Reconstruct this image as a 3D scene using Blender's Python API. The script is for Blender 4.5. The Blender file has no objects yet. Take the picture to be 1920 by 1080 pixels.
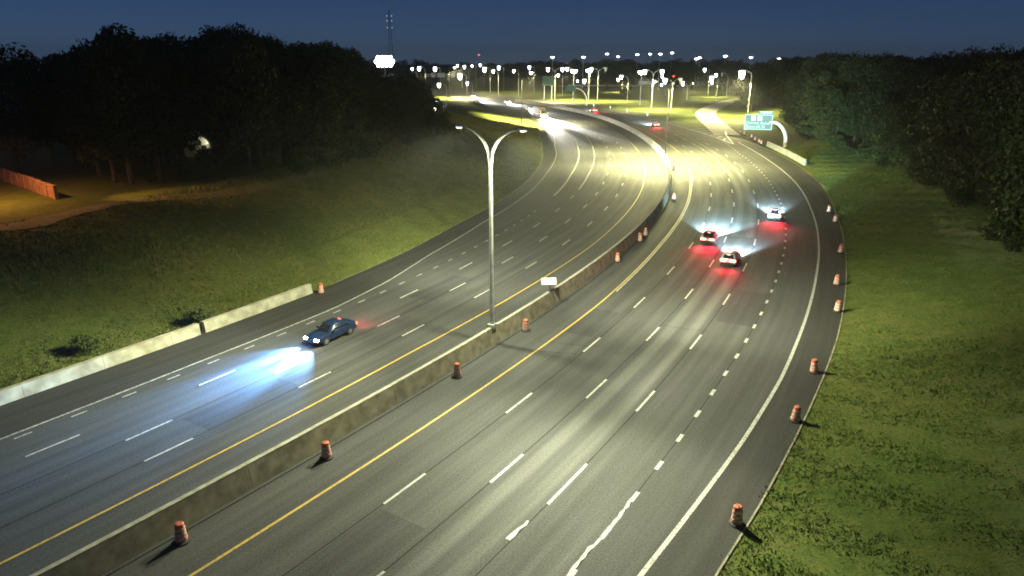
import bpy, math, random
import numpy as np
from mathutils import Vector, Matrix

# ------------------------------------------------------------------ camera, world, exposure
scene = bpy.context.scene
F, CAM_H, YH = 1320.0, 23.4, 108.0            # focal length in px of a 1920 wide frame, camera height, horizon row
TH = math.atan((540 - YH) / F)
cam_d = bpy.data.cameras.new('camera')
cam = bpy.data.objects.new('camera', cam_d)
scene.collection.objects.link(cam)
cam.location = (0, 0, CAM_H)
cam.rotation_euler = (math.pi / 2 - TH, 0, 0)
cam_d.sensor_width = 36
cam_d.lens = 36 * F / 1920
cam_d.clip_start = 0.5
cam_d.clip_end = 6000
scene.camera = cam

world = bpy.data.worlds.new('World')
scene.world = world
world.use_nodes = True
wn = world.node_tree
sky = wn.nodes.new('ShaderNodeTexSky')
sky.sky_type = 'NISHITA'
sky.sun_disc = False
sky.sun_elevation = math.radians(60)           # the moon stands where the sun would
sky.sun_rotation = math.radians(300)
sky.altitude = 200
sky.dust_density = 0.0
sky.air_density = 0.7
tint = wn.nodes.new('ShaderNodeMix')            # white balance of the night camera
tint.data_type = 'RGBA'
tint.blend_type = 'MULTIPLY'
tint.inputs[0].default_value = 1.0
tint.inputs[7].default_value = (0.42, 0.66, 1.25, 1)
wn.links.new(sky.outputs[0], tint.inputs[6])
wn.links.new(tint.outputs[2], wn.nodes['Background'].inputs[0])
wn.nodes['Background'].inputs[1].default_value = 0.0098

moon_d = bpy.data.lights.new('moonlight', 'SUN')
moon_d.energy = 0.012
moon_d.angle = math.radians(10)
moon_d.color = (0.8, 0.88, 1.0)
moon = bpy.data.objects.new('moonlight', moon_d)
moon.rotation_euler = (math.radians(30), 0, math.radians(-120))
scene.collection.objects.link(moon)

vs = scene.view_settings
vs.view_transform = 'Standard'
vs.look = 'None'
vs.gamma = 1
vs.use_curve_mapping = False
vs.exposure = 0.45
scene.cycles.use_denoising = True
scene.cycles.filter_width = 1.8
scene.cycles.volume_bounces = 0
scene.cycles.sample_clamp_indirect = 4
scene.cycles.max_bounces = 4
scene.cycles.use_light_tree = True

rng = random.Random(7)
nrng = np.random.default_rng(11)
col = scene.collection


def P(px, py, z=0.0):
    """pixel of the 1920 wide photo -> point on the level z"""
    u, v = (px - 960) / F, (py - 540) / F
    fy, dn = math.cos(TH) - v * math.sin(TH), math.sin(TH) + v * math.cos(TH)
    t = (CAM_H - z) / dn
    return Vector((u * t, fy * t, z))


def PZ(px, py, Y):
    """pixel -> point at forward distance Y"""
    u, v = (px - 960) / F, (py - 540) / F
    fy, dn = math.cos(TH) - v * math.sin(TH), math.sin(TH) + v * math.cos(TH)
    t = Y / fy
    return Vector((u * t, Y, CAM_H - dn * t))


# ------------------------------------------------------------------ materials
M = {}


def mat(name, c1, c2=None, rough=0.8, metal=0.0, scale=6.0, bump=0.0, detail=6, coords='Object', spec=0.5,
        contrast=(0.35, 0.65)):
    m = bpy.data.materials.new(name)
    m.use_nodes = True
    nt = m.node_tree
    b = nt.nodes['Principled BSDF']
    b.inputs['Roughness'].default_value = rough
    b.inputs['Metallic'].default_value = metal
    b.inputs['Specular IOR Level'].default_value = spec
    tc = nt.nodes.new('ShaderNodeTexCoord')
    n = nt.nodes.new('ShaderNodeTexNoise')
    n.inputs['Scale'].default_value = scale
    n.inputs['Detail'].default_value = detail
    nt.links.new(tc.outputs[coords], n.inputs['Vector'])
    r = nt.nodes.new('ShaderNodeValToRGB')
    if c2 is None:
        c2 = tuple(min(1, x * 1.25) for x in c1)
        c1 = tuple(x * 0.8 for x in c1)
    r.color_ramp.elements[0].position, r.color_ramp.elements[1].position = contrast
    r.color_ramp.elements[0].color = (*c1, 1)
    r.color_ramp.elements[1].color = (*c2, 1)
    nt.links.new(n.outputs['Fac'], r.inputs['Fac'])
    nt.links.new(r.outputs['Color'], b.inputs['Base Color'])
    if bump:
        bp = nt.nodes.new('ShaderNodeBump')
        bp.inputs['Strength'].default_value = bump
        bp.inputs['Distance'].default_value = 0.02
        nt.links.new(n.outputs['Fac'], bp.inputs['Height'])
        nt.links.new(bp.outputs['Normal'], b.inputs['Normal'])
    M[name] = m
    return m


def emit(name, color, strength):
    m = bpy.data.materials.new(name)
    m.use_nodes = True
    b = m.node_tree.nodes['Principled BSDF']
    b.inputs['Base Color'].default_value = (*[min(0.8, c) for c in color], 1)
    b.inputs['Emission Color'].default_value = (*color, 1)
    b.inputs['Emission Strength'].default_value = strength
    b.inputs['Roughness'].default_value = 0.4
    M[name] = m
    return m


def mixcol(nt, fac, a, b, blend='MIX'):
    n = nt.nodes.new('ShaderNodeMix')
    n.data_type = 'RGBA'
    n.blend_type = blend
    for sock, v in ((n.inputs[0], fac), (n.inputs[6], a), (n.inputs[7], b)):
        if hasattr(v, 'is_linked') or hasattr(v, 'links'):
            nt.links.new(v, sock)
        elif isinstance(v, tuple):
            sock.default_value = (*v, 1)
        else:
            sock.default_value = v
    return n.outputs[2]


def noise(nt, vec, scale, detail=5, rough=0.6):
    n = nt.nodes.new('ShaderNodeTexNoise')
    n.inputs['Scale'].default_value = scale
    n.inputs['Detail'].default_value = detail
    n.inputs['Roughness'].default_value = rough
    nt.links.new(vec, n.inputs['Vector'])
    return n.outputs['Fac']


def ramp(nt, fac, stops):
    r = nt.nodes.new('ShaderNodeValToRGB')
    els = r.color_ramp.elements
    while len(els) < len(stops):
        els.new(0.5)
    for e, (p, c) in zip(els, stops):
        e.position = p
        e.color = (*c, 1) if isinstance(c, tuple) else (c, c, c, 1)
    nt.links.new(fac, r.inputs['Fac'])
    return r.outputs['Color']


def asphalt(name, tracks, base=(0.055, 0.055, 0.054)):
    """road surface; UV = (offset from the median, distance along) in metres, tracks = polished wheel paths"""
    m = bpy.data.materials.new(name)
    m.use_nodes = True
    nt = m.node_tree
    b = nt.nodes['Principled BSDF']
    uv = nt.nodes.new('ShaderNodeUVMap')
    mp = nt.nodes.new('ShaderNodeMapping')
    mp.inputs['Scale'].default_value = (1.0, 0.035, 1)
    nt.links.new(uv.outputs[0], mp.inputs['Vector'])
    streak = noise(nt, mp.outputs[0], 1.3, 4)
    tc = nt.nodes.new('ShaderNodeTexCoord')
    fine = noise(nt, tc.outputs['Object'], 9.0, 8, 0.75)
    patch = noise(nt, tc.outputs['Object'], 0.09, 4)
    c = ramp(nt, streak, [(0.3, tuple(x * 0.82 for x in base)), (0.7, tuple(x * 1.18 for x in base))])
    c = mixcol(nt, 1.0, c, ramp(nt, fine, [(0.32, 0.5), (0.68, 1.55)]), 'MULTIPLY')
    c = mixcol(nt, 1.0, c, ramp(nt, patch, [(0.3, (0.85, 0.87, 0.8)), (0.7, (1.12, 1.1, 1.15))]), 'MULTIPLY')
    sep = nt.nodes.new('ShaderNodeSeparateXYZ')
    nt.links.new(uv.outputs[0], sep.inputs[0])
    wob = noise(nt, mp.outputs[0], 0.5, 2)
    for o, w, gain in tracks:
        # |off + wobble - o| / w
        a = nt.nodes.new('ShaderNodeMath'); a.operation = 'SUBTRACT'
        nt.links.new(sep.outputs[0], a.inputs[0]); a.inputs[1].default_value = o - 0.25
        a2 = nt.nodes.new('ShaderNodeMath'); a2.operation = 'MULTIPLY_ADD'
        nt.links.new(wob, a2.inputs[0]); a2.inputs[1].default_value = -0.5
        nt.links.new(a.outputs[0], a2.inputs[2])
        ab = nt.nodes.new('ShaderNodeMath'); ab.operation = 'ABSOLUTE'
        nt.links.new(a2.outputs[0], ab.inputs[0])
        mr = nt.nodes.new('ShaderNodeMapRange'); mr.interpolation_type = 'SMOOTHSTEP'
        mr.inputs[1].default_value = w; mr.inputs[2].default_value = w * 0.25
        mr.inputs[3].default_value = 0.0; mr.inputs[4].default_value = 1.0
        nt.links.new(ab.outputs[0], mr.inputs[0])
        c = mixcol(nt, mr.outputs[0], c, mixcol(nt, 1.0, c, (gain, gain, gain * 0.98), 'MULTIPLY'))
    nt.links.new(c, b.inputs['Base Color'])
    rg = ramp(nt, streak, [(0.3, 0.85), (0.7, 0.72)])
    nt.links.new(rg, b.inputs['Roughness'])
    b.inputs['Specular IOR Level'].default_value = 0.25
    bp = nt.nodes.new('ShaderNodeBump')
    bp.inputs['Strength'].default_value = 0.5
    bp.inputs['Distance'].default_value = 0.01
    nt.links.new(fine, bp.inputs['Height'])
    nt.links.new(bp.outputs['Normal'], b.inputs['Normal'])
    M[name] = m


def paint(name, color, wear=0.5):
    m = bpy.data.materials.new(name)
    m.use_nodes = True
    nt = m.node_tree
    b = nt.nodes['Principled BSDF']
    tc = nt.nodes.new('ShaderNodeTexCoord')
    f = noise(nt, tc.outputs['Object'], 4.0, 7, 0.75)
    c = ramp(nt, f, [(wear - 0.18, (0.07, 0.07, 0.065)), (wear, color)])
    nt.links.new(c, b.inputs['Base Color'])
    b.inputs['Roughness'].default_value = 0.6
    M[name] = m


def turf(name):
    m = bpy.data.materials.new(name)
    m.use_nodes = True
    nt = m.node_tree
    b = nt.nodes['Principled BSDF']
    tc = nt.nodes.new('ShaderNodeTexCoord')
    big = noise(nt, tc.outputs['Object'], 0.05, 5)
    mid = noise(nt, tc.outputs['Object'], 0.7, 6, 0.7)
    fin = noise(nt, tc.outputs['Object'], 5.0, 6, 0.8)
    c = ramp(nt, mid, [(0.28, (0.055, 0.085, 0.02)), (0.5, (0.09, 0.12, 0.032)), (0.74, (0.13, 0.13, 0.05))])
    c = mixcol(nt, 1.0, c, ramp(nt, fin, [(0.3, 0.45), (0.72, 1.6)]), 'MULTIPLY')
    c = mixcol(nt, 1.0, c, ramp(nt, big, [(0.35, (0.82, 0.92, 0.7)), (0.65, (1.3, 1.05, 1.0))]), 'MULTIPLY')
    nt.links.new(c, b.inputs['Base Color'])
    b.inputs['Roughness'].default_value = 0.95
    b.inputs['Specular IOR Level'].default_value = 0.1
    bp = nt.nodes.new('ShaderNodeBump')
    bp.inputs['Strength'].default_value = 0.9
    bp.inputs['Distance'].default_value = 0.12
    nt.links.new(fin, bp.inputs['Height'])
    nt.links.new(bp.outputs['Normal'], b.inputs['Normal'])
    M[name] = m


def leafy(name, dark, light, scale=0.6):
    m = bpy.data.materials.new(name)
    m.use_nodes = True
    nt = m.node_tree
    b = nt.nodes['Principled BSDF']
    tc = nt.nodes.new('ShaderNodeTexCoord')
    oi = nt.nodes.new('ShaderNodeObjectInfo')
    f = noise(nt, tc.outputs['Object'], scale, 4, 0.7)
    c = ramp(nt, f, [(0.3, dark), (0.7, light)])
    c = mixcol(nt, 1.0, c, ramp(nt, oi.outputs['Random'], [(0.0, (0.75, 0.8, 0.7)), (1.0, (1.2, 1.1, 1.0))]), 'MULTIPLY')
    nt.links.new(c, b.inputs['Base Color'])
    b.inputs['Roughness'].default_value = 0.75
    b.inputs['Specular IOR Level'].default_value = 0.2
    M[name] = m


asphalt('asphalt_right', [(12.45, 0.75, 1.75), (14.35, 0.75, 1.85), (8.7, 0.6, 1.22), (10.5, 0.6, 1.2), (16.3, 0.6, 1.12),
                          (18.1, 0.6, 1.15), (5.0, 0.5, 1.1), (6.8, 0.5, 1.12)])
asphalt('asphalt_left', [(-12.0, 0.5, 1.2), (-13.4, 0.5, 1.15), (-8.3, 0.5, 1.2), (-10.0, 0.5, 1.2), (-5.3, 0.5, 1.1), (-6.7, 0.5, 1.1)])
asphalt('asphalt_plain', [])
asphalt('asphalt_patched', [], (0.043, 0.043, 0.044))
asphalt('asphalt_shoulder', [], (0.036, 0.035, 0.033))
paint('white_paint', (0.46, 0.46, 0.41), 0.52)
paint('white_paint_worn', (0.42, 0.42, 0.38), 0.55)
paint('yellow_paint', (0.5, 0.34, 0.06), 0.5)
mat('tar_and_shade', (0.008, 0.008, 0.009), (0.02, 0.02, 0.02), rough=0.95, scale=2, spec=0.1)  # joint and crack sealant, also colours the painted pole-shadow streaks
mat('concrete_barrier', (0.2, 0.18, 0.12), (0.36, 0.33, 0.23), scale=1.2, bump=0.3, rough=0.9)
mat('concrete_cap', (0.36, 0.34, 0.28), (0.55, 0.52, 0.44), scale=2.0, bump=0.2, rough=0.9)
mat('barrier_cap', (0.24, 0.23, 0.18), (0.4, 0.38, 0.31), scale=2.0, bump=0.2, rough=0.9)
mat('concrete_wall', (0.24, 0.225, 0.16), (0.44, 0.42, 0.32), scale=0.9, bump=0.3, rough=0.9)
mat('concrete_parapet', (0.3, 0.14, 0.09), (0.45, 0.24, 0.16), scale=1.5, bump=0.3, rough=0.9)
mat('galvanised', (0.45, 0.46, 0.46), (0.62, 0.62, 0.6), rough=0.45, metal=0.35, scale=3)
mat('painted_steel', (0.55, 0.54, 0.46), (0.72, 0.7, 0.6), rough=0.5, scale=1.5)
mat('dark_steel', (0.03, 0.03, 0.03), (0.06, 0.06, 0.06), rough=0.5, metal=0.5, scale=4)
mat('head_grey', (0.5, 0.52, 0.55), (0.65, 0.67, 0.7), rough=0.5, scale=3)
mat('drum_orange', (0.45, 0.12, 0.07), (0.7, 0.2, 0.11), rough=0.55, scale=4)
mat('drum_white', (0.34, 0.29, 0.26), (0.68, 0.62, 0.58), rough=0.5, scale=4)
mat('rubber', (0.012, 0.012, 0.012), (0.03, 0.03, 0.03), rough=0.85, scale=6)
mat('rim_grey', (0.3, 0.3, 0.31), (0.45, 0.45, 0.46), rough=0.35, metal=0.8, scale=6)
mat('car_dark', (0.008, 0.018, 0.05), (0.012, 0.026, 0.07), rough=0.25, scale=2, spec=0.6)
mat('car_silver', (0.38, 0.38, 0.39), (0.46, 0.46, 0.47), rough=0.3, metal=0.4, scale=2)
mat('car_white', (0.62, 0.62, 0.6), (0.72, 0.72, 0.7), rough=0.3, scale=2)
mat('car_red', (0.16, 0.012, 0.014), (0.22, 0.02, 0.02), rough=0.3, scale=2)
mat('car_glass', (0.01, 0.012, 0.014), (0.018, 0.02, 0.022), rough=0.06, scale=2, spec=0.8)
mat('car_trim', (0.012, 0.012, 0.013), (0.025, 0.025, 0.026), rough=0.6, scale=6)
mat('plate', (0.6, 0.6, 0.58), (0.7, 0.7, 0.68), rough=0.4, scale=9)
mat('trailer_white', (0.6, 0.6, 0.6), (0.74, 0.74, 0.74), rough=0.5, scale=0.8)
mat('sign_green', (0.004, 0.06, 0.03), (0.008, 0.085, 0.045), rough=0.45, scale=1.5)
mat('pole_grey', (0.34, 0.35, 0.34), (0.6, 0.6, 0.57), rough=0.5, metal=0.3, scale=1.2)
mat('sign_green_dull', (0.004, 0.045, 0.026), (0.008, 0.07, 0.04), rough=0.6, scale=1.5)
mat('sign_white', (0.7, 0.74, 0.68), (0.82, 0.85, 0.8), rough=0.4, scale=3)
mat('sign_legend', (0.28, 0.45, 0.34), (0.38, 0.55, 0.44), rough=0.4, scale=3)
mat('panel_white', (0.86, 0.86, 0.86), (0.93, 0.93, 0.93), rough=0.35, scale=3)
mat('bark', (0.035, 0.028, 0.02), (0.075, 0.062, 0.045), rough=0.95, scale=3, bump=0.6)
mat('siding', (0.5, 0.48, 0.38), (0.64, 0.62, 0.5), rough=0.8, scale=1.2)
mat('roofing', (0.03, 0.028, 0.026), (0.06, 0.055, 0.05), rough=0.9, scale=4)
turf('turf')
leafy('leaves_oak', (0.018, 0.03, 0.009), (0.05, 0.068, 0.02))
leafy('leaves_maple', (0.022, 0.032, 0.012), (0.06, 0.07, 0.025))
leafy('leaves_shrub', (0.025, 0.042, 0.01), (0.07, 0.09, 0.025), 1.5)
leafy('blades', (0.095, 0.15, 0.03), (0.17, 0.195, 0.055), 0.4)
leafy('weeds', (0.075, 0.1, 0.026), (0.17, 0.165, 0.062), 0.3)
emit('lamp_lens', (1.0, 0.97, 0.86), 2.5)
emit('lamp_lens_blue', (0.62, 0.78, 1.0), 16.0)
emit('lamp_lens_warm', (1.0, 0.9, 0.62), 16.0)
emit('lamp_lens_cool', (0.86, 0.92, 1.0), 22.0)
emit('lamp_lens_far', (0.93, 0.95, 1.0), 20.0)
emit('lamp_lens_sodium', (1.0, 0.45, 0.1), 10.0)
emit('flood_lens', (0.82, 0.92, 1.0), 30.0)
emit('tower_light', (0.8, 0.88, 1.0), 0.35)
emit('red_beacon', (1.0, 0.06, 0.03), 6.0)
emit('headlight_cool', (0.75, 0.86, 1.0), 60.0)
emit('headlight_white', (1.0, 0.97, 0.92), 60.0)
emit('tail_red', (1.0, 0.05, 0.04), 60.0)
emit('tail_dim', (1.0, 0.05, 0.03), 12.0)
emit('marker_amber', (1.0, 0.4, 0.05), 6.0)
emit('window_lit', (1.0, 0.9, 0.65), 0.6)


# ------------------------------------------------------------------ mesh helpers
class MB:
    def __init__(self):
        self.v, self.f, self.mi = [], [], []

    def quad(self, *pts, m=0):
        i = len(self.v)
        self.v += [tuple(p) for p in pts]
        self.f.append(tuple(range(i, i + len(pts))))
        self.mi.append(m)
        return self

    def box(self, c, s, rz=0.0, m=0, taper=1.0):
        cx, cy, cz = c
        hx, hy, hz = s[0] / 2, s[1] / 2, s[2] / 2
        i = len(self.v)
        for dz, k in ((-hz, 1.0), (hz, taper)):
            for dx, dy in ((-hx, -hy), (hx, -hy), (hx, hy), (-hx, hy)):
                dx, dy = dx * k, dy * k
                self.v.append((cx + dx * math.cos(rz) - dy * math.sin(rz), cy + dx * math.sin(rz) + dy * math.cos(rz), cz + dz))
        for q in ((0, 3, 2, 1), (4, 5, 6, 7), (0, 1, 5, 4), (1, 2, 6, 5), (2, 3, 7, 6), (3, 0, 4, 7)):
            self.f.append(tuple(i + k for k in q))
            self.mi.append(m)
        return self

    def tube(self, pts, rad, n=8, m=0, cap=True):
        pts = [Vector(p) for p in pts]
        if not isinstance(rad, (list, tuple)):
            rad = [rad] * len(pts)
        i0 = len(self.v)
        ref = None
        for k, p in enumerate(pts):
            t = (pts[min(k + 1, len(pts) - 1)] - pts[max(k - 1, 0)]).normalized()
            if ref is None:
                ref = Vector((0, 0, 1)) if abs(t.z) < 0.9 else Vector((1, 0, 0))
            a = t.cross(ref).normalized()
            b = t.cross(a).normalized()
            ref = -b if False else ref
            for j in range(n):
                w = 2 * math.pi * j / n
                q = p + a * (math.cos(w) * rad[k]) + b * (math.sin(w) * rad[k])
                self.v.append(tuple(q))
        for k in range(len(pts) - 1):
            for j in range(n):
                j2 = (j + 1) % n
                self.f.append((i0 + k * n + j, i0 + k * n + j2, i0 + (k + 1) * n + j2, i0 + (k + 1) * n + j))
                self.mi.append(m)
        if cap:
            self.f.append(tuple(i0 + j for j in range(n))[::-1]); self.mi.append(m)
            self.f.append(tuple(i0 + (len(pts) - 1) * n + j for j in range(n))); self.mi.append(m)
        return self

    def lathe(self, prof, n=14, c=(0, 0, 0), m=0):
        i0 = len(self.v)
        for r, z in prof:
            for j in range(n):
                w = 2 * math.pi * j / n
                self.v.append((c[0] + r * math.cos(w), c[1] + r * math.sin(w), c[2] + z))
        for k in range(len(prof) - 1):
            for j in range(n):
                j2 = (j + 1) % n
                self.f.append((i0 + k * n + j, i0 + k * n + j2, i0 + (k + 1) * n + j2, i0 + (k + 1) * n + j))
                self.mi.append(m)
        return self

    def rings(self, rings, closed=True, cap=True, m=0):
        n = len(rings[0])
        i0 = len(self.v)
        for r in rings:
            self.v += [tuple(p) for p in r]
        for k in range(len(rings) - 1):
            for j in range(n if closed else n - 1):
                j2 = (j + 1) % n
                self.f.append((i0 + k * n + j, i0 + k * n + j2, i0 + (k + 1) * n + j2, i0 + (k + 1) * n + j))
                self.mi.append(m)
        if cap:
            self.f.append(tuple(i0 + j for j in range(n))[::-1]); self.mi.append(m)
            self.f.append(tuple(i0 + (len(rings) - 1) * n + j for j in range(n))); self.mi.append(m)
        return self

    def mesh(self, name, *mats, smooth=None):
        me = bpy.data.meshes.new(name)
        me.from_pydata(self.v, [], self.f)
        for mm in mats:
            me.materials.append(M[mm])
        if any(self.mi):
            me.polygons.foreach_set('material_index', self.mi)
        if smooth is not None:
            me.polygons.foreach_set('use_smooth', [True] * len(me.polygons))
            me.set_sharp_from_angle(angle=math.radians(smooth))
        me.update()
        return me

    def build(self, name, mats, parent=None, smooth=None, loc=None):
        if isinstance(mats, str):
            mats = (mats,)
        return link(name, self.mesh(name, *mats, smooth=smooth), parent, loc)


def link(name, me, parent=None, loc=None):
    o = bpy.data.objects.new(name, me)
    col.objects.link(o)
    if parent:
        o.parent = parent
    if loc is not None:
        o.location = loc
    return o


def tag(o, label=None, cat=None, group=None, kind=None):
    if label: o['label'] = label
    if cat: o['category'] = cat
    if group: o['group'] = group
    if kind: o['kind'] = kind
    return o


def thing(name, label, cat, loc=(0, 0, 0), rz=0.0, group=None):
    o = bpy.data.objects.new(name, None)
    col.objects.link(o)
    o.empty_display_size = 0.3
    o.location = loc
    o.rotation_euler = (0, 0, rz)
    return tag(o, label, cat, group)


def copy_tree(o, parent=None):
    c = o.copy()
    col.objects.link(c)
    c.parent = parent
    for ch in KIDS.get(o.name, []):
        copy_tree(ch, c)
    return c


KIDS = {}


def register(o):
    KIDS[o.name] = list(o.children)
    for ch in o.children:
        register(ch)


def spot(parent, loc, target, power, color, size=150, blend=0.7, radius=0.15, name='lamp_light'):
    d = bpy.data.lights.new(name, 'SPOT')
    d.energy = power
    d.color = color
    d.spot_size = math.radians(size)
    d.spot_blend = blend
    d.shadow_soft_size = radius
    o = bpy.data.objects.new(name, d)
    col.objects.link(o)
    if parent: o.parent = parent
    o.location = loc
    o.rotation_euler = (Vector(target) - Vector(loc)).to_track_quat('-Z', 'Y').to_euler()
    return o


# ------------------------------------------------------------------ the alignment of the motorway
def catmull(pts, n):
    pts = np.array(pts, float)
    out = []
    for i in range(len(pts) - 1):
        p0, p1, p2, p3 = pts[max(i - 1, 0)], pts[i], pts[i + 1], pts[min(i + 2, len(pts) - 1)]
        for t in np.linspace(0, 1, n, endpoint=False):
            out.append(.5 * (2 * p1 + (p2 - p0) * t + (2 * p0 - 5 * p1 + 4 * p2 - p3) * t * t + (3 * p1 - p0 - 3 * p2 + p3) * t ** 3))
    out.append(pts[-1])
    return np.array(out)


CTRL = [(-75.5, -50), (-53.8, -20), (-32.54, 10), (-26.8, 18), (-21.19, 26), (-15.75, 34), (-10.51, 42), (-5.5, 50), (-0.75, 58),
        (3.73, 66), (8.42, 75), (13.2, 85), (17.93, 96), (23.14, 110), (27.78, 125), (31.94, 142), (35.23, 160), (37.73, 180),
        (39.46, 205), (39.9, 230), (38.98, 258), (36.53, 285), (31.62, 315), (23.99, 345), (12.69, 378), (1.0, 410),
        (-38, 500), (-90, 600), (-200, 790), (-330, 990)]
dense = catmull(CTRL, 40)
seg = np.r_[0, np.cumsum(np.linalg.norm(np.diff(dense, axis=0), axis=1))]
i0 = 80                                             # index of the point (-32.54, 10): s = 0 there
seg -= seg[i0]
S_MIN, S_MAX = seg[0], seg[-1]
SS = np.arange(math.ceil(S_MIN), math.floor(S_MAX), 1.0)
CX, CY = np.interp(SS, seg, dense[:, 0]), np.interp(SS, seg, dense[:, 1])
TX, TY = np.gradient(CX), np.gradient(CY)
for arr in (TX, TY):
    arr[:] = np.convolve(np.r_[[arr[0]] * 3, arr, [arr[-1]] * 3], np.ones(7) / 7, 'valid')
nl = np.hypot(TX, TY)
TX, TY = TX / nl, TY / nl


def at(s, off, z=0.0):
    cx, cy = np.interp(s, SS, CX), np.interp(s, SS, CY)
    tx, ty = np.interp(s, SS, TX), np.interp(s, SS, TY)
    return Vector((cx + ty * off, cy - tx * off, z))


def heading(s):
    """angle of the +s direction in the plane"""
    return math.atan2(np.interp(s, SS, TY), np.interp(s, SS, TX))


def so(x, y):
    """(s, offset) of points, arrays"""
    x, y = np.atleast_1d(np.asarray(x, float)), np.atleast_1d(np.asarray(y, float))
    s, o = np.empty_like(x), np.empty_like(x)
    for a in range(0, len(x), 4000):
        dx = x[a:a + 4000, None] - CX[None]
        dy = y[a:a + 4000, None] - CY[None]
        k = np.argmin(dx * dx + dy * dy, axis=1)
        r = np.arange(len(k))
        s[a:a + 4000] = SS[k] + dx[r, k] * TX[k] + dy[r, k] * TY[k]
        o[a:a + 4000] = dx[r, k] * TY[k] - dy[r, k] * TX[k]
    return s, o


def tab(*pts):
    a = np.array(pts, float)
    return lambda s: np.interp(s, a[:, 0], a[:, 1])


YEL_R = tab((20, 4.0), (70, 4.2), (95, 3.7), (140, 3.8), (170, 4.6), (190, 5.2), (300, 4.6))
LANE_R = [tab((0, 7.7), (140, 7.6), (190, 8.8), (300, 8.4)), tab((0, 11.45), (140, 11.4), (190, 12.5), (300, 12.1)),
          tab((0, 15.3), (140, 15.2), (190, 16.3), (300, 16.0)), tab((0, 19.05), (140, 19.0), (190, 20.2), (211, 21.6))]
EDGE_R = tab((0, 21.6), (35, 21.75), (50, 22.6), (60, 22.95), (90, 23.0), (125, 23.4), (150, 24.2), (180, 24.7), (211, 25.9), (240, 27.4))
MAIN_EDGE_R = tab((211, 23.6), (257, 21.3), (300, 20.2), (800, 20.2))
PAVE_R = tab((0, 24.5), (37, 24.7), (44, 25.1), (56, 25.5), (70, 25.9), (100, 26.1), (123, 26.8), (146, 28.4), (166, 29.3), (200, 30), (225, 30), (238, 24.5), (300, 23.2), (800, 23.2))
YEL_L = tab((0, -4.2), (50, -4.7), (90, -4.3), (150, -5.1), (250, -5.2))
LANE_L = [tab((0, -7.3), (90, -7.9), (150, -9.1), (250, -9.1)), tab((0, -10.6), (90, -11.4), (150, -12.9), (250, -12.9)),
          tab((0, -13.9), (60, -14.3), (90, -14.9), (150, -16.8), (250, -16.7)),
          tab((0, -17.0), (60, -17.1), (90, -18.0), (110, -18.7), (150, -20.4), (200, -20.8), (250, -20.6))]
EDGE_L = tab((0, -17.3), (40, -18), (55, -18), (65, -19), (77, -21.1), (97, -23.2), (121, -24.2), (151, -25.7), (185, -26.4), (205, -27.2), (300, -26.0), (400, -24), (480, -19), (800, -19))
PAVE_L = tab((0, -22.9), (40, -23.4), (60, -23.6), (77, -24.6), (95, -26.3), (120, -27.0), (147, -28.0), (173, -29.2), (195, -30.4), (230, -31), (307, -28.6), (350, -29.5), (420, -27), (500, -22), (800, -22))
RISE_R = tab((0, 24.5), (37, 24.7), (44, 25.1), (56, 25.5), (70, 25.9), (100, 26.1), (123, 26.8), (146, 28.4), (166, 31), (200, 34), (225, 38), (265, 48), (300, 56), (350, 90), (450, 170), (800, 400))
TOP_L = tab((-100, 5.5), (290, 5.5), (330, 4.5), (420, 1.0), (470, 0.3), (900, 0.0))
TOP_R = tab((-100, 4.2), (150, 4.2), (210, 4.0), (300, 3.0), (400, 1.0), (900, 0.0))


def smooth(t):
    t = np.clip(t, 0, 1)
    return t * t * (3 - 2 * t)


def hz_so(s, o, x, y):
    """terrain height"""
    s, o = np.asarray(s, float), np.asarray(o, float)
    left = TOP_L(s) * (0.55 * smooth((-o + PAVE_L(s) - 0.3) / 34) + 0.45 * np.clip((-o + PAVE_L(s) - 0.3) / 34, 0, 1))
    right = TOP_R(s) * (0.5 * smooth((o - RISE_R(s) - 0.3) / 24) + 0.5 * np.clip((o - RISE_R(s) - 0.3) / 24, 0, 1))
    far = np.clip(1 - (np.abs(o) - 170) / 60, 0, 1)
    bump = 0.10 * np.sin(x * 0.31 + 1.3 * np.sin(y * 0.17)) * np.sin(y * 0.27) + 0.05 * np.sin(x * 1.1 + y * 0.7)
    out = np.minimum(np.clip((-o + PAVE_L(s)) / 3, 0, 1) + np.clip((o - RISE_R(s)) / 3, 0, 1), 1)
    return (left + right) * far - 0.05 + bump * out


def hz(x, y):
    s, o = so(x, y)
    r = hz_so(s, o, np.atleast_1d(x), np.atleast_1d(y))
    return float(r[0]) if np.isscalar(x) else r


# ------------------------------------------------------------------ ground
def grid_mesh(name, X, Y, Z, matname, uv=None):
    n, k = X.shape
    v = np.stack([X, Y, Z], -1).reshape(-1, 3)
    a = np.arange(n * k).reshape(n, k)
    f = np.stack([a[:-1, :-1], a[:-1, 1:], a[1:, 1:], a[1:, :-1]], -1).reshape(-1, 4)
    me = bpy.data.meshes.new(name)
    me.from_pydata(v.tolist(), [], f.tolist())
    me.materials.append(M[matname])
    if uv is not None:
        u = me.uv_layers.new(name='UVMap')
        li = np.empty(len(me.loops), int)
        me.loops.foreach_get('vertex_index', li)
        u.data.foreach_set('uv', np.stack([uv[0].ravel()[li], uv[1].ravel()[li]], -1).ravel())
    me.polygons.foreach_set('use_smooth', [True] * len(me.polygons))
    me.update()
    return me


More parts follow.
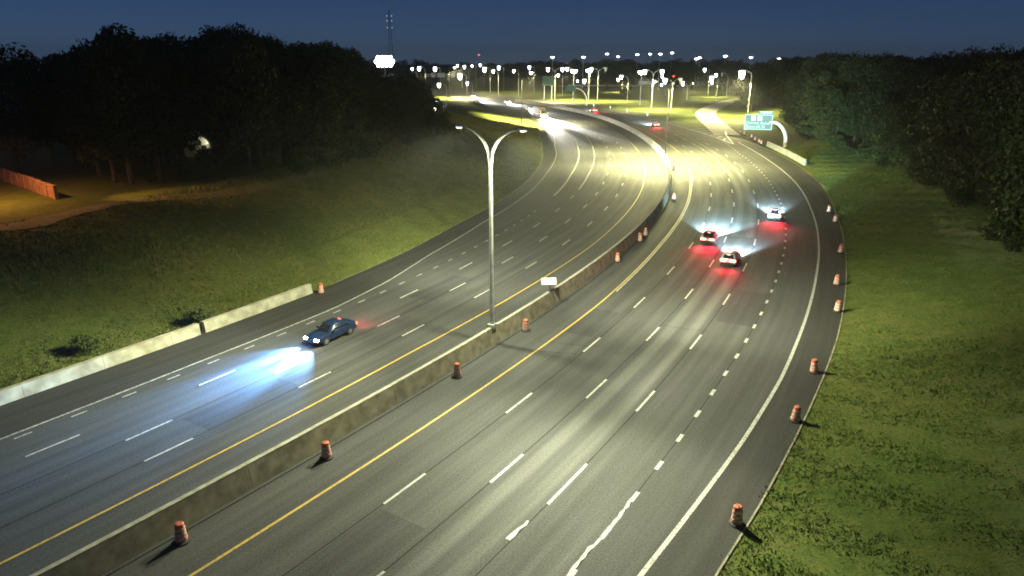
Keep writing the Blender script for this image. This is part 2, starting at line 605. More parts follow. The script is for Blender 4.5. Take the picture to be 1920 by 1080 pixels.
def sgrid(s_arr, o_of_s, z):
    s_arr = np.asarray(s_arr, float)
    cx, cy = np.interp(s_arr, SS, CX), np.interp(s_arr, SS, CY)
    tx, ty = np.interp(s_arr, SS, TX), np.interp(s_arr, SS, TY)
    O = np.stack([np.broadcast_to(np.asarray(f(s_arr) if callable(f) else f, float), s_arr.shape) for f in o_of_s], 1)
    X = cx[:, None] + ty[:, None] * O
    Y = cy[:, None] - tx[:, None] * O
    return X, Y, np.full_like(X, z), O, np.broadcast_to(s_arr[:, None], O.shape)


g = np.linspace(-1900, 1900, 9)
GX, GY = np.meshgrid(g, g)
ground = tag(link('ground', grid_mesh('ground', GX, GY + 900, np.full_like(GX, -0.9), 'turf')), 'dark flat land running out to the horizon', 'ground', kind='structure')

s_arr = np.r_[np.arange(-70, 330, 2.0), np.arange(330, 700, 6.0)]
s_arr = s_arr[(s_arr > SS[0] + 1) & (s_arr < SS[-1] - 1)]
offs = [(lambda s, q=q: PAVE_L(s) - q) for q in (232, 200, 170, 130, 100, 80, 66, 56, 50, 45, 41, 37, 34, 31, 28, 25, 22, 19, 16, 13.5, 11, 9, 7, 5, 3.5, 2.2, 1.2, 0.5, 0.15, 0.0)]
offs += [-12, 0, 12]
offs += [(lambda s, q=q: np.maximum(RISE_R(s), PAVE_R(s)) + q) for q in (0.0, 0.15, 0.5, 1.2, 2.2, 3.5, 5, 7, 9, 11, 13.5, 16, 19, 22, 25, 28, 31, 35, 40, 46, 54, 64, 80, 100, 130, 170, 200, 232)]
X, Y, Z, O, S2 = sgrid(s_arr, offs, 0)
Z = hz_so(S2, O, X, Y)
Z[np.abs(O) > 225] = -1.2
terrain = tag(link('terrain', grid_mesh('terrain', X, Y, Z, 'turf')), 'grass verges and embankments either side of the motorway', 'terrain', kind='structure')


def strip(name, s0, s1, f0, f1, z, matname, parent=None, step=2.0, cols=2):
    n = max(2, int((s1 - s0) / step) + 1)
    sa = np.linspace(s0, s1, n)
    lo = [(lambda s, q=q: (f0(s) if callable(f0) else f0) * (1 - q) + (f1(s) if callable(f1) else f1) * q) for q in np.linspace(0, 1, cols)]
    X, Y, Z, O, S = sgrid(sa, lo, z)
    return link(name, grid_mesh(name, X, Y, Z, matname, (O, S)), parent)


S0, S1 = -60, 780
road_l = tag(strip('left_carriageway', S0, S1, PAVE_L, lambda s: 0 * s - 0.2, 0.0, 'asphalt_left', cols=6), 'asphalt carriageway with oncoming traffic left of the median barrier', 'road', kind='structure')
road_r = tag(strip('right_carriageway', S0, S1, lambda s: 0 * s - 0.2, PAVE_R, 0.004, 'asphalt_right', cols=6), 'asphalt carriageway with worn wheel tracks right of the median barrier', 'road', kind='structure')
# darker shoulders
strip('shoulder', S0, 236, lambda s: EDGE_R(s) + 0.1, PAVE_R, 0.008, 'asphalt_shoulder', road_r)
strip('shoulder', S0, 300, PAVE_L, lambda s: EDGE_L(s) - 0.1, 0.004, 'asphalt_shoulder', road_l)
# pale rim of the pavement along the grass
strip('kerb_edge', 20, 215, PAVE_R, lambda s: PAVE_R(s) + 0.11, 0.012, 'concrete_barrier', road_r)
strip('kerb_edge', 61, 240, lambda s: PAVE_L(s) - 0.11, PAVE_L, 0.012, 'concrete_barrier', road_l)

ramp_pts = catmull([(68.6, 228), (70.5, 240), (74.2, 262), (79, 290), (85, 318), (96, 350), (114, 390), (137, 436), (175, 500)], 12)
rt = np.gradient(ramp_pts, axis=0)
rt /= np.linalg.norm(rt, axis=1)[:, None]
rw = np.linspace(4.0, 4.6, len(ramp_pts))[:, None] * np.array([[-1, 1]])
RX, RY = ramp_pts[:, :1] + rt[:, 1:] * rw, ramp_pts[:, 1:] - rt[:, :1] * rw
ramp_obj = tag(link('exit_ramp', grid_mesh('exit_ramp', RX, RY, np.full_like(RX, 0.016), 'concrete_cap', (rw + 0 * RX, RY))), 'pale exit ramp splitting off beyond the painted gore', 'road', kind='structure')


# ------------------------------------------------------------------ road markings
ZP = 0.014


def line(name, f, s0, s1, w, matname, parent, z=ZP):
    return strip(name, s0, s1, lambda s: f(s) - w / 2, lambda s: f(s) + w / 2, z, matname, parent)


line('yellow_line', YEL_R, S0, 300, 0.17, 'yellow_paint', road_r)
line('yellow_line', YEL_L, S0, 330, 0.17, 'yellow_paint', road_l)
line('edge_line', EDGE_R, S0, 215, 0.25, 'white_paint', road_r)
line('edge_line', MAIN_EDGE_R, 211, 420, 0.25, 'white_paint', road_r)
line('edge_line', EDGE_L, S0, 330, 0.18, 'white_paint_worn', road_l)
line('lane_line', LANE_L[3], 124, 300, 0.3, 'white_paint', road_l)
line('lane_line', LANE_L[2], 132, 260, 0.22, 'white_paint', road_l)
line('old_line', lambda s: YEL_R(s) + 0.28, 74, 150, 0.14, 'white_paint', road_r)
for f in LANE_R[:3]:  # tar-sealed joints along the lane lines
    line('joint_and_foot_line', lambda s: f(s) - 0.02, S0, 200, 0.06, 'tar_and_shade', road_r, 0.010)
line('joint_and_foot_line', lambda s: LANE_R[3](s) - 0.03, S0, 190, 0.05, 'tar_and_shade', road_r, 0.010)
line('joint_and_foot_line', lambda s: 0 * s + 0.75, S0, 200, 0.12, 'tar_and_shade', road_r, 0.010)  # dark line along the foot of the median barrier
for f in LANE_L[:2]:
    line('joint_and_foot_line', lambda s: f(s) - 0.05, S0, 150, 0.06, 'tar_and_shade', road_l, 0.008)
# dashes: 3.05 m every 12.19 m, measured from the photograph
for f, ph in zip(LANE_R[:3], (33.4, 38.2, 38.2)):
    for k in range(-6, 22):
        s = ph + 12.19 * k
        L = 3.5 if not (f is LANE_R[2] and k == 0) else 4.6
        line('lane_dash', f, s, s + L, 0.16, 'white_paint', road_r)
for k in range(-14, 48):                          # dotted line of the exit lane
    s = 44.9 + 3.62 * k
    line('lane_dash', LANE_R[3], s - 0.5, s + 0.5, 0.24, 'white_paint', road_r)
for f, ph in zip(LANE_L[:3], (28.5, 29.2, 36.8)):
    for k in range(-5, 24):
        s = ph + 12.19 * k
        line('lane_dash', f, s, s + 3.3, 0.16, 'white_paint', road_l)
for k in range(-8, 21):
    s = 36.6 + 3.62 * k
    line('lane_dash', LANE_L[3], s - 0.55, s + 0.55, 0.16, 'white_paint_worn', road_l)


def poly_sheet(name, pts, z, matname, parent):
    m = MB()
    m.quad(*[(p.x, p.y, z) for p in pts])
    return m.build(name, matname, parent)


def bar(name, a, b, w, z, matname, parent):
    a, b = Vector((a[0], a[1], 0)), Vector((b[0], b[1], 0))
    d = (b - a).normalized()
    n = Vector((d.y, -d.x, 0)) * (w / 2)
    return poly_sheet(name, [a - n, b - n, b + n, a + n], z, matname, parent)


# gore: white outline and bars
apex = at(211, 23.7)
gl = [at(225, 23.0), at(240, 22.2), at(257, 21.4)]
gr = [at(222, 25.6), at(236, 28.6), at(250, 33.2)]
prev = apex
for q in gr:
    bar('gore_line', prev, q, 0.3, 0.02, 'white_paint', ramp_obj); prev = q
for k in range(6):
    t = 0.2 + 0.14 * k
    s = 211 + 46 * t
    bar('gore_bar', at(s, 23.7 - 2.2 * t), at(s + 4, 23.9 + 9.0 * t * t + 0.6), 0.5, 0.022, 'white_paint_worn', ramp_obj)
# worn, smeared paint where the dotted line was overrun near the camera
pts_l, pts_r = [], []
for k in range(40):
    s = 27 + k * 0.37
    w = 0.04 + 0.05 * abs(math.sin(k * 1.7)) + 0.06 * rng.random()
    c = 19.0 - 0.25 * math.sin(k * 0.35) * (1 - k / 40) + 0.05 * rng.uniform(-1, 1)
    pts_l.append(at(s, c - w)); pts_r.append(at(s, c + w * 0.7))
m = MB()
for k in range(39):
    m.quad(*[(p.x, p.y, 0.017) for p in (pts_l[k], pts_l[k + 1], pts_r[k + 1], pts_r[k])])
m.build('smeared_paint', 'white_paint', road_r)
m = MB()
prevp = None
for px, py, w in ((952, 1012, .28), (962, 1003, .3), (972, 992, .14), (984, 985, .16), (990, 977, .12)):
    q = P(px, py)
    if prevp is not None:
        d = (q - prevp[0]).normalized(); n = Vector((d.y, -d.x, 0))
        m.quad(*[(v.x, v.y, 0.017) for v in (prevp[0] - n * prevp[1] / 2, q - n * w / 2, q + n * w / 2, prevp[0] + n * prevp[1] / 2)])
    prevp = (q, w)
m.build('smeared_paint', 'white_paint', road_r)

# painted pole-shadow streaks, a sealed crack and asphalt patches
def wiggle(name, px0, px1, w, matname, parent, seed, n=14, amp=0.25):
    q = random.Random(seed)
    a, b = P(*px0), P(*px1)
    d = (b - a); nrm = Vector((d.y, -d.x, 0)).normalized()
    m = MB(); pl = None; off_ = 0
    for k in range(n + 1):
        off_ = off_ * 0.7 + q.uniform(-amp, amp)
        c = a + d * (k / n) + nrm * off_
        w_ = w * q.uniform(0.6, 1.3)
        if pl:
            m.quad(*[(v.x, v.y, 0.0115) for v in (pl[0] - nrm * pl[1] / 2, c - nrm * w_ / 2, c + nrm * w_ / 2, pl[0] + nrm * pl[1] / 2)])
        pl = (c, w_)
    return m.build(name, matname, parent)


for k, (p0, p1) in enumerate((((930, 650), (1080, 663)), ((1010, 640), (1120, 650)), ((1240, 610), (1330, 622)))):  # the near pair darkens the road where the pole's shadow falls
    wiggle('crack_and_shadow', p0, p1, 0.05, 'tar_and_shade', road_r, k, amp=0.12)
for s_, o_, L_, W_ in ((24, 9.4, 9, 3.2), (61, 5.6, 7, 2.6), (70, 17.2, 10, 3.3), (95, 13.4, 8, 3.4)):
    strip('asphalt_patch', s_, s_ + L_, lambda s: 0 * s + o_ - W_ / 2, lambda s: 0 * s + o_ + W_ / 2, 0.0075, 'asphalt_patched', road_r)
for s_, o_, L_, W_ in ((33, -9.0, 8, 2.8), (62, -12.6, 9, 2.8)):
    strip('asphalt_patch', s_, s_ + L_, lambda s: 0 * s + o_ - W_ / 2, lambda s: 0 * s + o_ + W_ / 2, 0.0035, 'asphalt_patched', road_l)
# cross street far ahead
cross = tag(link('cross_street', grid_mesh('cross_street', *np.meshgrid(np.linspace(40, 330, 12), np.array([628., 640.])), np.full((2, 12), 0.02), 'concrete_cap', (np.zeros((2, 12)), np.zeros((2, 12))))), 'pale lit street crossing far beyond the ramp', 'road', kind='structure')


# ------------------------------------------------------------------ median barrier
def barrier_run(name, s0, s1, prof, matface, matcap, label, parent_len=6.1, base_off=None):
    """single slope concrete wall cast in lengths; each length is a part"""
    t = thing(name, label, 'barrier', at((s0 + s1) / 2, 0 if base_off is None else base_off((s0 + s1) / 2)))
    inv = Vector(t.location)
    s = s0
    while s < s1 - 0.1:
        e = min(s + parent_len, s1)
        rings = []
        for q in np.linspace(s + 0.012, e - 0.012, 4):
            o0 = 0 if base_off is None else float(base_off(q))
            rings.append([at(q, o0 + a, zz) - inv for a, zz in prof])
        MB().rings(rings).build('wall_length', matface, t)
        if matcap:
            topz = max(z for _, z in prof)
            w = max(abs(a) for a, z in prof if z == topz)
            rings = []
            for q in np.linspace(s + 0.012, e - 0.012, 4):
                o0 = 0 if base_off is None else float(base_off(q))
                rings.append([at(q, o0 + a, zz) - inv for a, zz in ((-w - .01, topz), (w + .01, topz), (w + .01, topz + .05), (-w - .01, topz + .05))])
            MB().rings(rings).build('coping', matcap, t)
        s = e
    return t


MEDPROF = [(-0.42, -0.1), (0.42, -0.1), (0.42, 0.0), (0.14, 1.42), (-0.14, 1.42), (-0.42, 0.0)]
barrier_run('median_barrier', -55, 420, MEDPROF, 'concrete_barrier', 'barrier_cap', 'tall sloped concrete barrier with pale cap dividing the carriageways', 12.2)

# left roadside wall, in two lengths with a gap, grass hanging over its back
WPROF = [(-0.3, -0.3), (0.25, -0.3), (0.25, 0.0), (0.12, 0.98), (-0.3, 0.98)]
barrier_run('roadside_wall', 4, 43.5, WPROF, 'concrete_wall', None, 'long pale concrete wall at the foot of the left grass bank', 6.1, lambda s: float(PAVE_L(s)) + 0.05)
barrier_run('roadside_wall', 44.0, 57.8, WPROF, 'concrete_wall', None, 'short pale concrete wall ending beside a lone orange drum', 6.1, lambda s: float(PAVE_L(s)) + 0.05)
barrier_run('roadside_wall', 172.5, 207, [(-0.3, -0.5), (0.3, -0.5), (0.3, 0.1), (0.15, 1.25), (-0.15, 1.25), (-0.3, 0.1)], 'concrete_wall', 'concrete_cap',
            'pale concrete barrier on the verge below the green exit sign', 6.1, lambda s: 31.2 + 0.02 * (s - 172))


# ------------------------------------------------------------------ lamp posts
def head(m_house, m_lens, c, d, k=1.0, drop=0.12):
    """cobra-head housing along d at c"""
    d = Vector((d[0], d[1], 0)).normalized()
    n = Vector((-d.y, d.x, 0))
    c = Vector(c)
    L, W, Hh = 0.85 * k, 0.36 * k, 0.17 * k
    rings = []
    for t, w, h in ((-0.5, 0.3, 0.5), (-0.3, 0.75, 0.9), (0.05, 1.0, 1.0), (0.4, 0.85, 0.7), (0.5, 0.4, 0.35)):
        p = c + d * (t * L)
        hw, hh = W * w / 2, Hh * h
        rings.append([p + n * hw, p + n * (hw * 0.7) + Vector((0, 0, hh)), p - n * (hw * 0.7) + Vector((0, 0, hh)), p - n * hw])
    m_house.rings(rings)
    rings = []
    for t, w in ((-0.22, 0.35), (-0.1, 0.8), (0.1, 0.9), (0.3, 0.7), (0.4, 0.3)):
        p = c + d * (t * L) - Vector((0, 0, 0.004))
        hw = W * w / 2
        rings.append([p + n * hw, p + n * (hw * 0.8) - Vector((0, 0, drop * k * w)), p - n * (hw * 0.8) - Vector((0, 0, drop * k * w)), p - n * hw])
    m_lens.rings(rings)


def lamp_post(base, ang, label, group=None, height=18.0, reach=3.2, arms=(1, -1), lit=(1, 1), lens='lamp_lens', k=1.0, r0=0.15,
              power=0, color=(1, 0.93, 0.7), size=150, fork=2.5, steel='galvanised', name='lamp_post', drop=0.12, throw=0, outward=0):
    t = thing(name, label, 'lamp post', base, 0, group)
    d = Vector((math.cos(ang), math.sin(ang), 0))
    MB().tube([(0, 0, -0.3), (0, 0, height - fork)], [r0, r0 * 0.72], 10).build('pole', steel, t, smooth=40)
    MB().box((0, 0, 0.12), (r0 * 3.2, r0 * 3.2, 0.3), ang).build('base_plate', steel, t)
    for a, on in zip(arms, lit):
        dd = d * a
        pts, rad = [], []
        for q in np.linspace(0, 1, 12):
            w = q * math.pi / 2 * 0.93
            pts.append(dd * (0.06 + (reach - 0.5) * (1 - math.cos(w))) + Vector((0, 0, height - fork - 0.1 + (fork - 0.02) * math.sin(w) / math.sin(math.pi / 2 * 0.93))))
            rad.append(r0 * (0.62 - 0.3 * q))
        arm = MB().tube(pts, rad, 8).build('arm', steel, t, smooth=40)
        tip = pts[-1]
        mh, ml = MB(), MB()
        c = tip + dd * 0.42 * k
        head(mh, ml, c, dd, k, drop)
        hd = mh.build('lamp_head', 'head_grey', t, smooth=50)
        ml.build('lens', lens if on else 'head_grey', hd, smooth=60)
        if power and on:
            p = c - Vector((0, 0, 0.06 + drop * k))
            spot(t, p, p + Vector((0, 0, -5)), power, color, size, 0.45, 0.4)
            if throw:
                # the optics throw most of the light up and down the road
                side = Vector((-d.y, d.x, 0))
                for sg in (-1, 1):
                    spot(t, p, p + side * (sg * 8.5) + dd * 4.6 + Vector((0, 0, -5)), throw * 1.15, color, 88, 0.9, 0.35)
                if outward:
                    spot(t, p, p + dd * 5.6 + Vector((0, 0, -5)), outward * (1.3 if a > 0 else 0.85), color, 56, 0.9, 0.35)
                    for sg in (-1, 1):
                        spot(t, p, p + dd * 5.0 + side * (sg * 5.6) + Vector((0, 0, -5)), outward * (2.1 if a > 0 else 1.4), color, 48, 0.9, 0.35)
    return t


LA = (0.97, 1.0, 0.66)
NEAR_W = 17000
sA = 55.7
lamp_post(at(sA, 0, 1.47), heading(sA) - math.pi / 2, 'tall twin-arm lamp post on the median barrier beside the white panels', None, 16.75, 3.2,
          lens='lamp_lens', steel='pole_grey', r0=0.2, power=NEAR_W, throw=48000, outward=34000, color=LA, size=165, fork=2.7)
sB = 177
lamp_post(at(sB, 0, 1.47), heading(sB) - math.pi / 2, 'dark twin-arm lamp post where the median barrier bends sharply left', None, 16.75, 3.2,
          lens='lamp_lens', r0=0.12, power=120000, throw=95000, color=(1, 0.94, 0.42), size=140, fork=2.7, steel='dark_steel', k=1.2)

# ------------------------------------------------------------------ traffic drums
def drum_proto():
    t = thing('traffic_drum', 'x', 'traffic drum')
    MB().lathe([(0.0, 0.0), (0.44, 0.0), (0.44, 0.06), (0.33, 0.1), (0.3, 0.1)], 16).build('base', 'rubber', t)
    MB().lathe([(0.3, 0.08), (0.3, 0.36), (0.27, 0.37), (0.27, 0.6), (0.25, 0.61), (0.25, 0.84), (0.225, 0.86), (0.225, 1.04), (0.19, 1.08), (0.0, 1.09)], 16).build('body', 'drum_orange', t, smooth=40)
    for r, z0, z1 in ((0.305, 0.2, 0.35), (0.276, 0.43, 0.58), (0.256, 0.67, 0.82), (0.231, 0.9, 1.0)):
        if z0 > 0.85: continue
        MB().lathe([(r, z0), (r, z1)], 16).build('stripe', 'drum_white', t, smooth=40)
    MB().tube([(-0.1, 0, 1.07), (-0.1, 0, 1.16), (0.1, 0, 1.16), (0.1, 0, 1.07)], 0.025, 6).build('handle', 'drum_orange', t)
    register(t)
    return t


proto = drum_proto()
G_MED, G_SH, G_EX = 'traffic drums along the median barrier', 'traffic drums along the right shoulder', 'traffic drums beside the exit lane'
drums = [((341, 1015), 'orange striped drum against the barrier under its dimmest stretch', G_MED),
         ((613, 858), 'weathered orange drum standing against the median barrier face', G_MED),
         ((857, 706), 'orange striped drum at the barrier foot, next before the lamp post', G_MED),
         ((986, 620), 'orange striped drum between the lamp post and the white panels', G_MED),
         ((1153, 490), 'orange striped drum at the barrier foot, first past the white panels', G_MED),
         ((1195, 452), 'orange striped drum of a close pair in the shade of the barrier', G_MED),
         ((1208, 442), 'orange striped drum of a close pair in the shade of the barrier', G_MED),
         ((1263, 374), 'dark drum on the median shoulder inside the bend', G_MED),
         ((1263, 319), 'small dark drum on the median shoulder by the bend lamp post', G_MED),
         ((1385, 983), 'orange and white drum standing on the right shoulder beside the grass', G_SH),
         ((1493, 790), 'orange and white drum standing on the right shoulder beside the grass', G_SH),
         ((1526, 698), 'orange and white drum standing on the right shoulder beside the grass', G_SH),
         ((1570, 584), 'orange and white drum standing on the right shoulder beside the grass', G_SH),
         ((1568, 534), 'orange and white drum standing on the right shoulder beside the grass', G_SH),
         ((1575, 474), 'orange and white drum standing on the right shoulder beside the grass', G_SH),
         ((1565, 416), 'orange drum of a pair level with the car in the exit lane', G_SH),
         ((1553, 398), 'orange drum of a pair level with the car in the exit lane', G_SH),
         ((602, 550), 'lone orange drum beyond the end of the left roadside wall', 'traffic drum by the left wall'),
         ((1388, 249), 'small orange drum in the row leading to the verge barrier', G_EX),
         ((1395, 252), 'small orange drum in the row leading to the verge barrier', G_EX),
         ((1409, 258), 'small orange drum in the row leading to the verge barrier', G_EX),
         ((1415, 263), 'small orange drum in the row leading to the verge barrier', G_EX),
         ((1423, 267), 'small orange drum in the row leading to the verge barrier', G_EX),
         ((1427, 270), 'small orange drum in the row leading to the verge barrier', G_EX)]
for i, ((px, py), lab, grp) in enumerate(drums):
    o = proto if i == 0 else copy_tree(proto)
    p = P(px, py)
    s_, o_ = so(p.x, p.y)
    s_, o_ = float(s_[0]), float(o_[0])
    if grp == G_MED:
        o_ = max(o_, 0.95)
    if grp == G_SH:
        o_ = min(o_, float(PAVE_R(s_)) - 0.45)
    p = at(s_, o_)
    z = 0.012 if float(PAVE_L(s_)) < o_ < float(PAVE_R(s_)) else hz(p.x, p.y)
    o.location = (p.x, p.y, z)
    o.rotation_euler = (rng.gauss(0, 0.035), rng.gauss(0, 0.035), rng.uniform(0, 3.1))
    tag(o, lab, 'traffic drum', grp)


# ------------------------------------------------------------------ vehicles
def car(name, label, s, off, paint_mat, direction=1, suv=False, L=4.75, W=1.84, Hh=1.45, head_mat='headlight_white', tail='tail_red',
        head_power=0, head_color=(1, 1, 1), tail_power=0, z=0.02, low=0.35, cat='car', yaw=0.0, hs=1.0, far_beam=0, wash=0, wash_aim=-0.75, wash_size=34, wash_color=(0.2, 0.5, 1.0), head_size=58, tail_size=100, aim=-1.7, side_power=None):
    """+x of the car is forward"""
    ang = heading(s) if direction > 0 else heading(s) + math.pi
    t = thing(name, label, cat, at(s, off, z), ang + yaw)
    hl, hw = L / 2, W / 2
    belt = 0.92 if not suv else 1.02
    # lower body
    st = [(-hl, 0.42, belt * 0.92, 0.86), (-hl + 0.06, 0.32, belt * 1.02, 0.94), (-hl + 0.35, 0.26, belt * 1.06, 0.99), (-hl + 1.0, 0.24, belt * 1.05, 1.0),
          (-0.3, 0.22, belt, 1.0), (0.7, 0.22, belt * 0.99, 1.0), (hl - 1.25, 0.22, belt * 0.98, 0.99), (hl - 0.6, 0.24, belt * 0.9, 0.97),
          (hl - 0.2, 0.28, belt * 0.8, 0.91), (hl, 0.38, belt * 0.68, 0.78)]
    rings = []
    for x, zb, zt, k in st:
        w = hw * k
        rings.append([(x, -w * 0.86, zb), (x, -w * 0.99, zb + 0.12), (x, -w, zb + (zt - zb) * 0.55), (x, -w * 0.95, zt - 0.05), (x, -w * 0.86, zt),
                      (x, 0, zt + 0.035), (x, w * 0.86, zt), (x, w * 0.95, zt - 0.05), (x, w, zb + (zt - zb) * 0.55), (x, w * 0.99, zb + 0.12), (x, w * 0.86, zb)])
    body = MB().rings(rings).build('body', paint_mat, t, smooth=35)
    # cabin
    if suv:
        bx = [(-hl + 0.12, -hl + 0.35), (hl - 1.55, hl - 2.25)]
    else:
        bx = [(-hl + 0.6, -hl + 1.35), (hl - 1.35, hl - 2.15)]
    (xr0, xr1), (xf0, xf1) = bx

    def ring(q, zz, wk):
        r, f = xr0 + (xr1 - xr0) * q, xf0 + (xf1 - xf0) * q
        w = hw * wk
        return [(r, -w * 0.82, zz), (r + 0.12, -w, zz), (f - 0.35, -w, zz), (f, -w * 0.72, zz), (f, w * 0.72, zz), (f - 0.35, w, zz), (r + 0.12, w, zz), (r, w * 0.82, zz)]

    zr = Hh
    cabin = MB().rings([ring(0, belt - 0.02, 0.92), ring(0.55, belt + (zr - belt) * 0.6, 0.83), ring(0.92, zr - 0.06, 0.74), ring(1.05, zr, 0.62)]).build('cabin', paint_mat, t, smooth=40)

    def win(q0, q1, side, x0, x1):
        m = MB()
        pts = []
        for q, xa, xb in ((q0, x0, x1), (q1, x0, x1)):
            zz = belt + (zr - belt) * q
            wk = 0.92 + (0.74 - 0.92) * (q / 0.96)
            r, f = xr0 + (xr1 - xr0) * q * 0.95, xf0 + (xf1 - xf0) * q * 0.95
            yy = side * (hw * wk + 0.012)
            pts.append([(r + (f - r) * xa, yy, zz), (r + (f - r) * xb, yy, zz)])
        a, b = pts
        m.quad(a[0], a[1], b[1], b[0])
        m.build('side_window', 'car_glass', t)

    for sd in (-1, 1):
        win(0.1, 0.86, sd, 0.1, 0.47)
        win(0.1, 0.86, sd, 0.51, 0.84)

    def screen(nm, x0, x1, sign):
        m = MB()
        q0, q1 = 0.08, 0.86
        a = []
        for q in (q0, q1):
            zz = belt + (zr - belt) * q
            x = x0 + (x1 - x0) * q * 0.97 + sign * 0.03
            w = hw * (0.9 + (0.74 - 0.9) * q) * 0.74
            a.append([(x, -w, zz + 0.015), (x, w, zz + 0.015)])
        m.quad(a[0][0], a[0][1], a[1][1], a[1][0])
        m.build(nm, 'car_glass', t)

    screen('windscreen', xf0, xf1, 1)
    screen('rear_window', xr0, xr1, -1)
    # wheels
    for x in (-hl + 0.95, hl - 0.92):
        for sd in (-1, 1):
            r = 0.33 if not suv else 0.37
            y = sd * (hw - 0.1)
            wl = MB().tube([(0, -0.11, 0), (0, 0.11, 0)], r, 18).build('wheel', 'rubber', t, smooth=40, loc=(x, y, r - z + 0.012))
            MB().tube([(0, sd * 0.1, 0), (0, sd * 0.125, 0)], r * 0.62, 14).build('rim', 'rim_grey', wl)
            MB().lathe([(0.0, 0), (r + 0.07, 0), (r + 0.07, 0.02), (0, 0.02)], 18).build('wheel_arch', 'car_trim', t).matrix_local = Matrix.Translation((x, sd * (hw - 0.015), r)) @ Matrix.Rotation(math.pi / 2, 4, 'X') @ Matrix.Translation((0, 0, -0.01 * sd))
    # lights, plate, bumper, mirrors
    zl, zt_ = belt * 0.68, belt * 0.82
    for sd in (-1, 1):
        m = MB(); m.box((hl - 0.1, sd * hw * 0.66, zl), (0.22, 0.36 * hs, 0.14 * hs)); m.build('headlight', head_mat, t)
        m = MB(); m.box((-hl + 0.02, sd * hw * 0.6, zt_), (0.14, 0.62, 0.2)); m.build('tail_light', tail, t)
        m = MB(); m.box((xf0 - 0.45, sd * (hw + 0.06), belt + 0.08), (0.12, 0.2, 0.13)); m.build('mirror', paint_mat, t)
        if head_power:
            p = Vector((hl + 0.06, sd * hw * 0.66, zl))
            spot(t, p, p + Vector((10, sd * 0.8, aim)), head_power, head_color, head_size, 0.9, 0.08, 'headlight_beam')
            if far_beam:
                spot(t, p, p + Vector((10, sd * 0.9 + 0.4, -0.34)), far_beam, wash_color, 30, 1.0, 0.08, 'far_beam')
            if wash:
                spot(t, p, p + Vector((10, sd * 0.9, wash_aim)), wash, wash_color, wash_size, 1.0, 0.08, 'main_beam')
        if tail_power:
            p = Vector((-hl - 0.1, sd * hw * 0.66, zt_))
            spot(t, p, p + Vector((-4, 0, -1.25)), tail_power, (1.0, 0.03, 0.05), tail_size, 0.9, 0.12, 'tail_glow')
    MB().box((-hl - 0.01, 0, 0.45), (0.12, W * 0.84, 0.2)).build('bumper', 'car_trim', t)
    MB().box((hl + 0.0, 0, 0.38), (0.08, W * 0.66, 0.16)).build('grille', 'car_trim', t)
    MB().box((-hl - 0.01, 0, belt * 0.76), (0.1, 0.5, 0.15)).build('number_plate', 'plate', t)
    MB().box((xr1 - 0.1, 0, Hh - 0.06), (0.06, 0.3, 0.04)).build('brake_light', tail, t)
    return t


BLUE = (0.62, 0.8, 1.0)
car('sedan_car', 'dark blue car with bluish headlights driving towards the camera', 49.3, -12.75, 'car_dark', -1, head_mat='headlight_cool', tail='tail_dim',
    head_power=1500, head_color=(0.25, 0.6, 1.0), tail_power=500, aim=-1.7, wash=32000, wash_aim=-0.3, wash_size=84, far_beam=130000, wash_color=(0.14, 0.42, 1.0), head_size=64)
car('sedan_car', 'dark red car with a cyan headlight pool, next to the silver car', 99.3, 9.5, 'car_red', 1, head_power=12000, head_color=(0.62, 0.96, 1.0), wash=170000, wash_size=52, wash_color=(0.5, 0.85, 1), tail_power=1500, W=1.86)
car('hatchback_car', 'silver car with white tail glare between the two other lit cars', 90.0, 13.35, 'car_silver', 1, suv=True, Hh=1.55, head_power=8000, head_color=(0.85, 0.93, 1.0), wash=95000, wash_size=40, wash_color=(0.6, 0.85, 1), tail_power=600)
car('sedan_car', 'pale car with red tail glow in the dotted exit lane', 116.8, 17.4, 'car_white', 1, head_power=8000, head_color=(0.72, 0.92, 1.0), wash=90000, wash_color=(0.55, 0.82, 1.0), tail_power=1500)
car('sedan_car', 'distant white car with red tail lights passing the gore', 264.0, 12.3, 'car_white', 1, head_power=110000, head_color=(0.6, 0.82, 1.0), tail_power=2500)
car('sedan_car', 'distant car glowing orange behind, beyond the oncoming lorry', 335.0, 8.5, 'car_silver', 1, head_power=30000, head_color=(1, 0.95, 0.8), tail_power=1500, tail='tail_red')
for s_, o_, pm, lab in ((352, -17, 'car_white', 'white car glaring with headlights behind the oncoming lorry'),
                        (405, -10.5, 'car_silver', 'silver car with glaring headlights on the far lit straight'),
                        (430, -17.5, 'car_white', 'white car with glaring headlights beside the far left road edge'),
                        (470, -8, 'car_dark', 'black car with glaring headlights, farthest down the oncoming lanes')):
    car('sedan_car', lab, s_, o_, pm, -1, suv=True, Hh=1.65, head_mat='headlight_white', tail='tail_dim', head_power=260000, head_color=(1, 0.96, 0.85), aim=-2.0, head_size=32, hs=2.0)  # headlight boxes enlarged to stand in for their glare


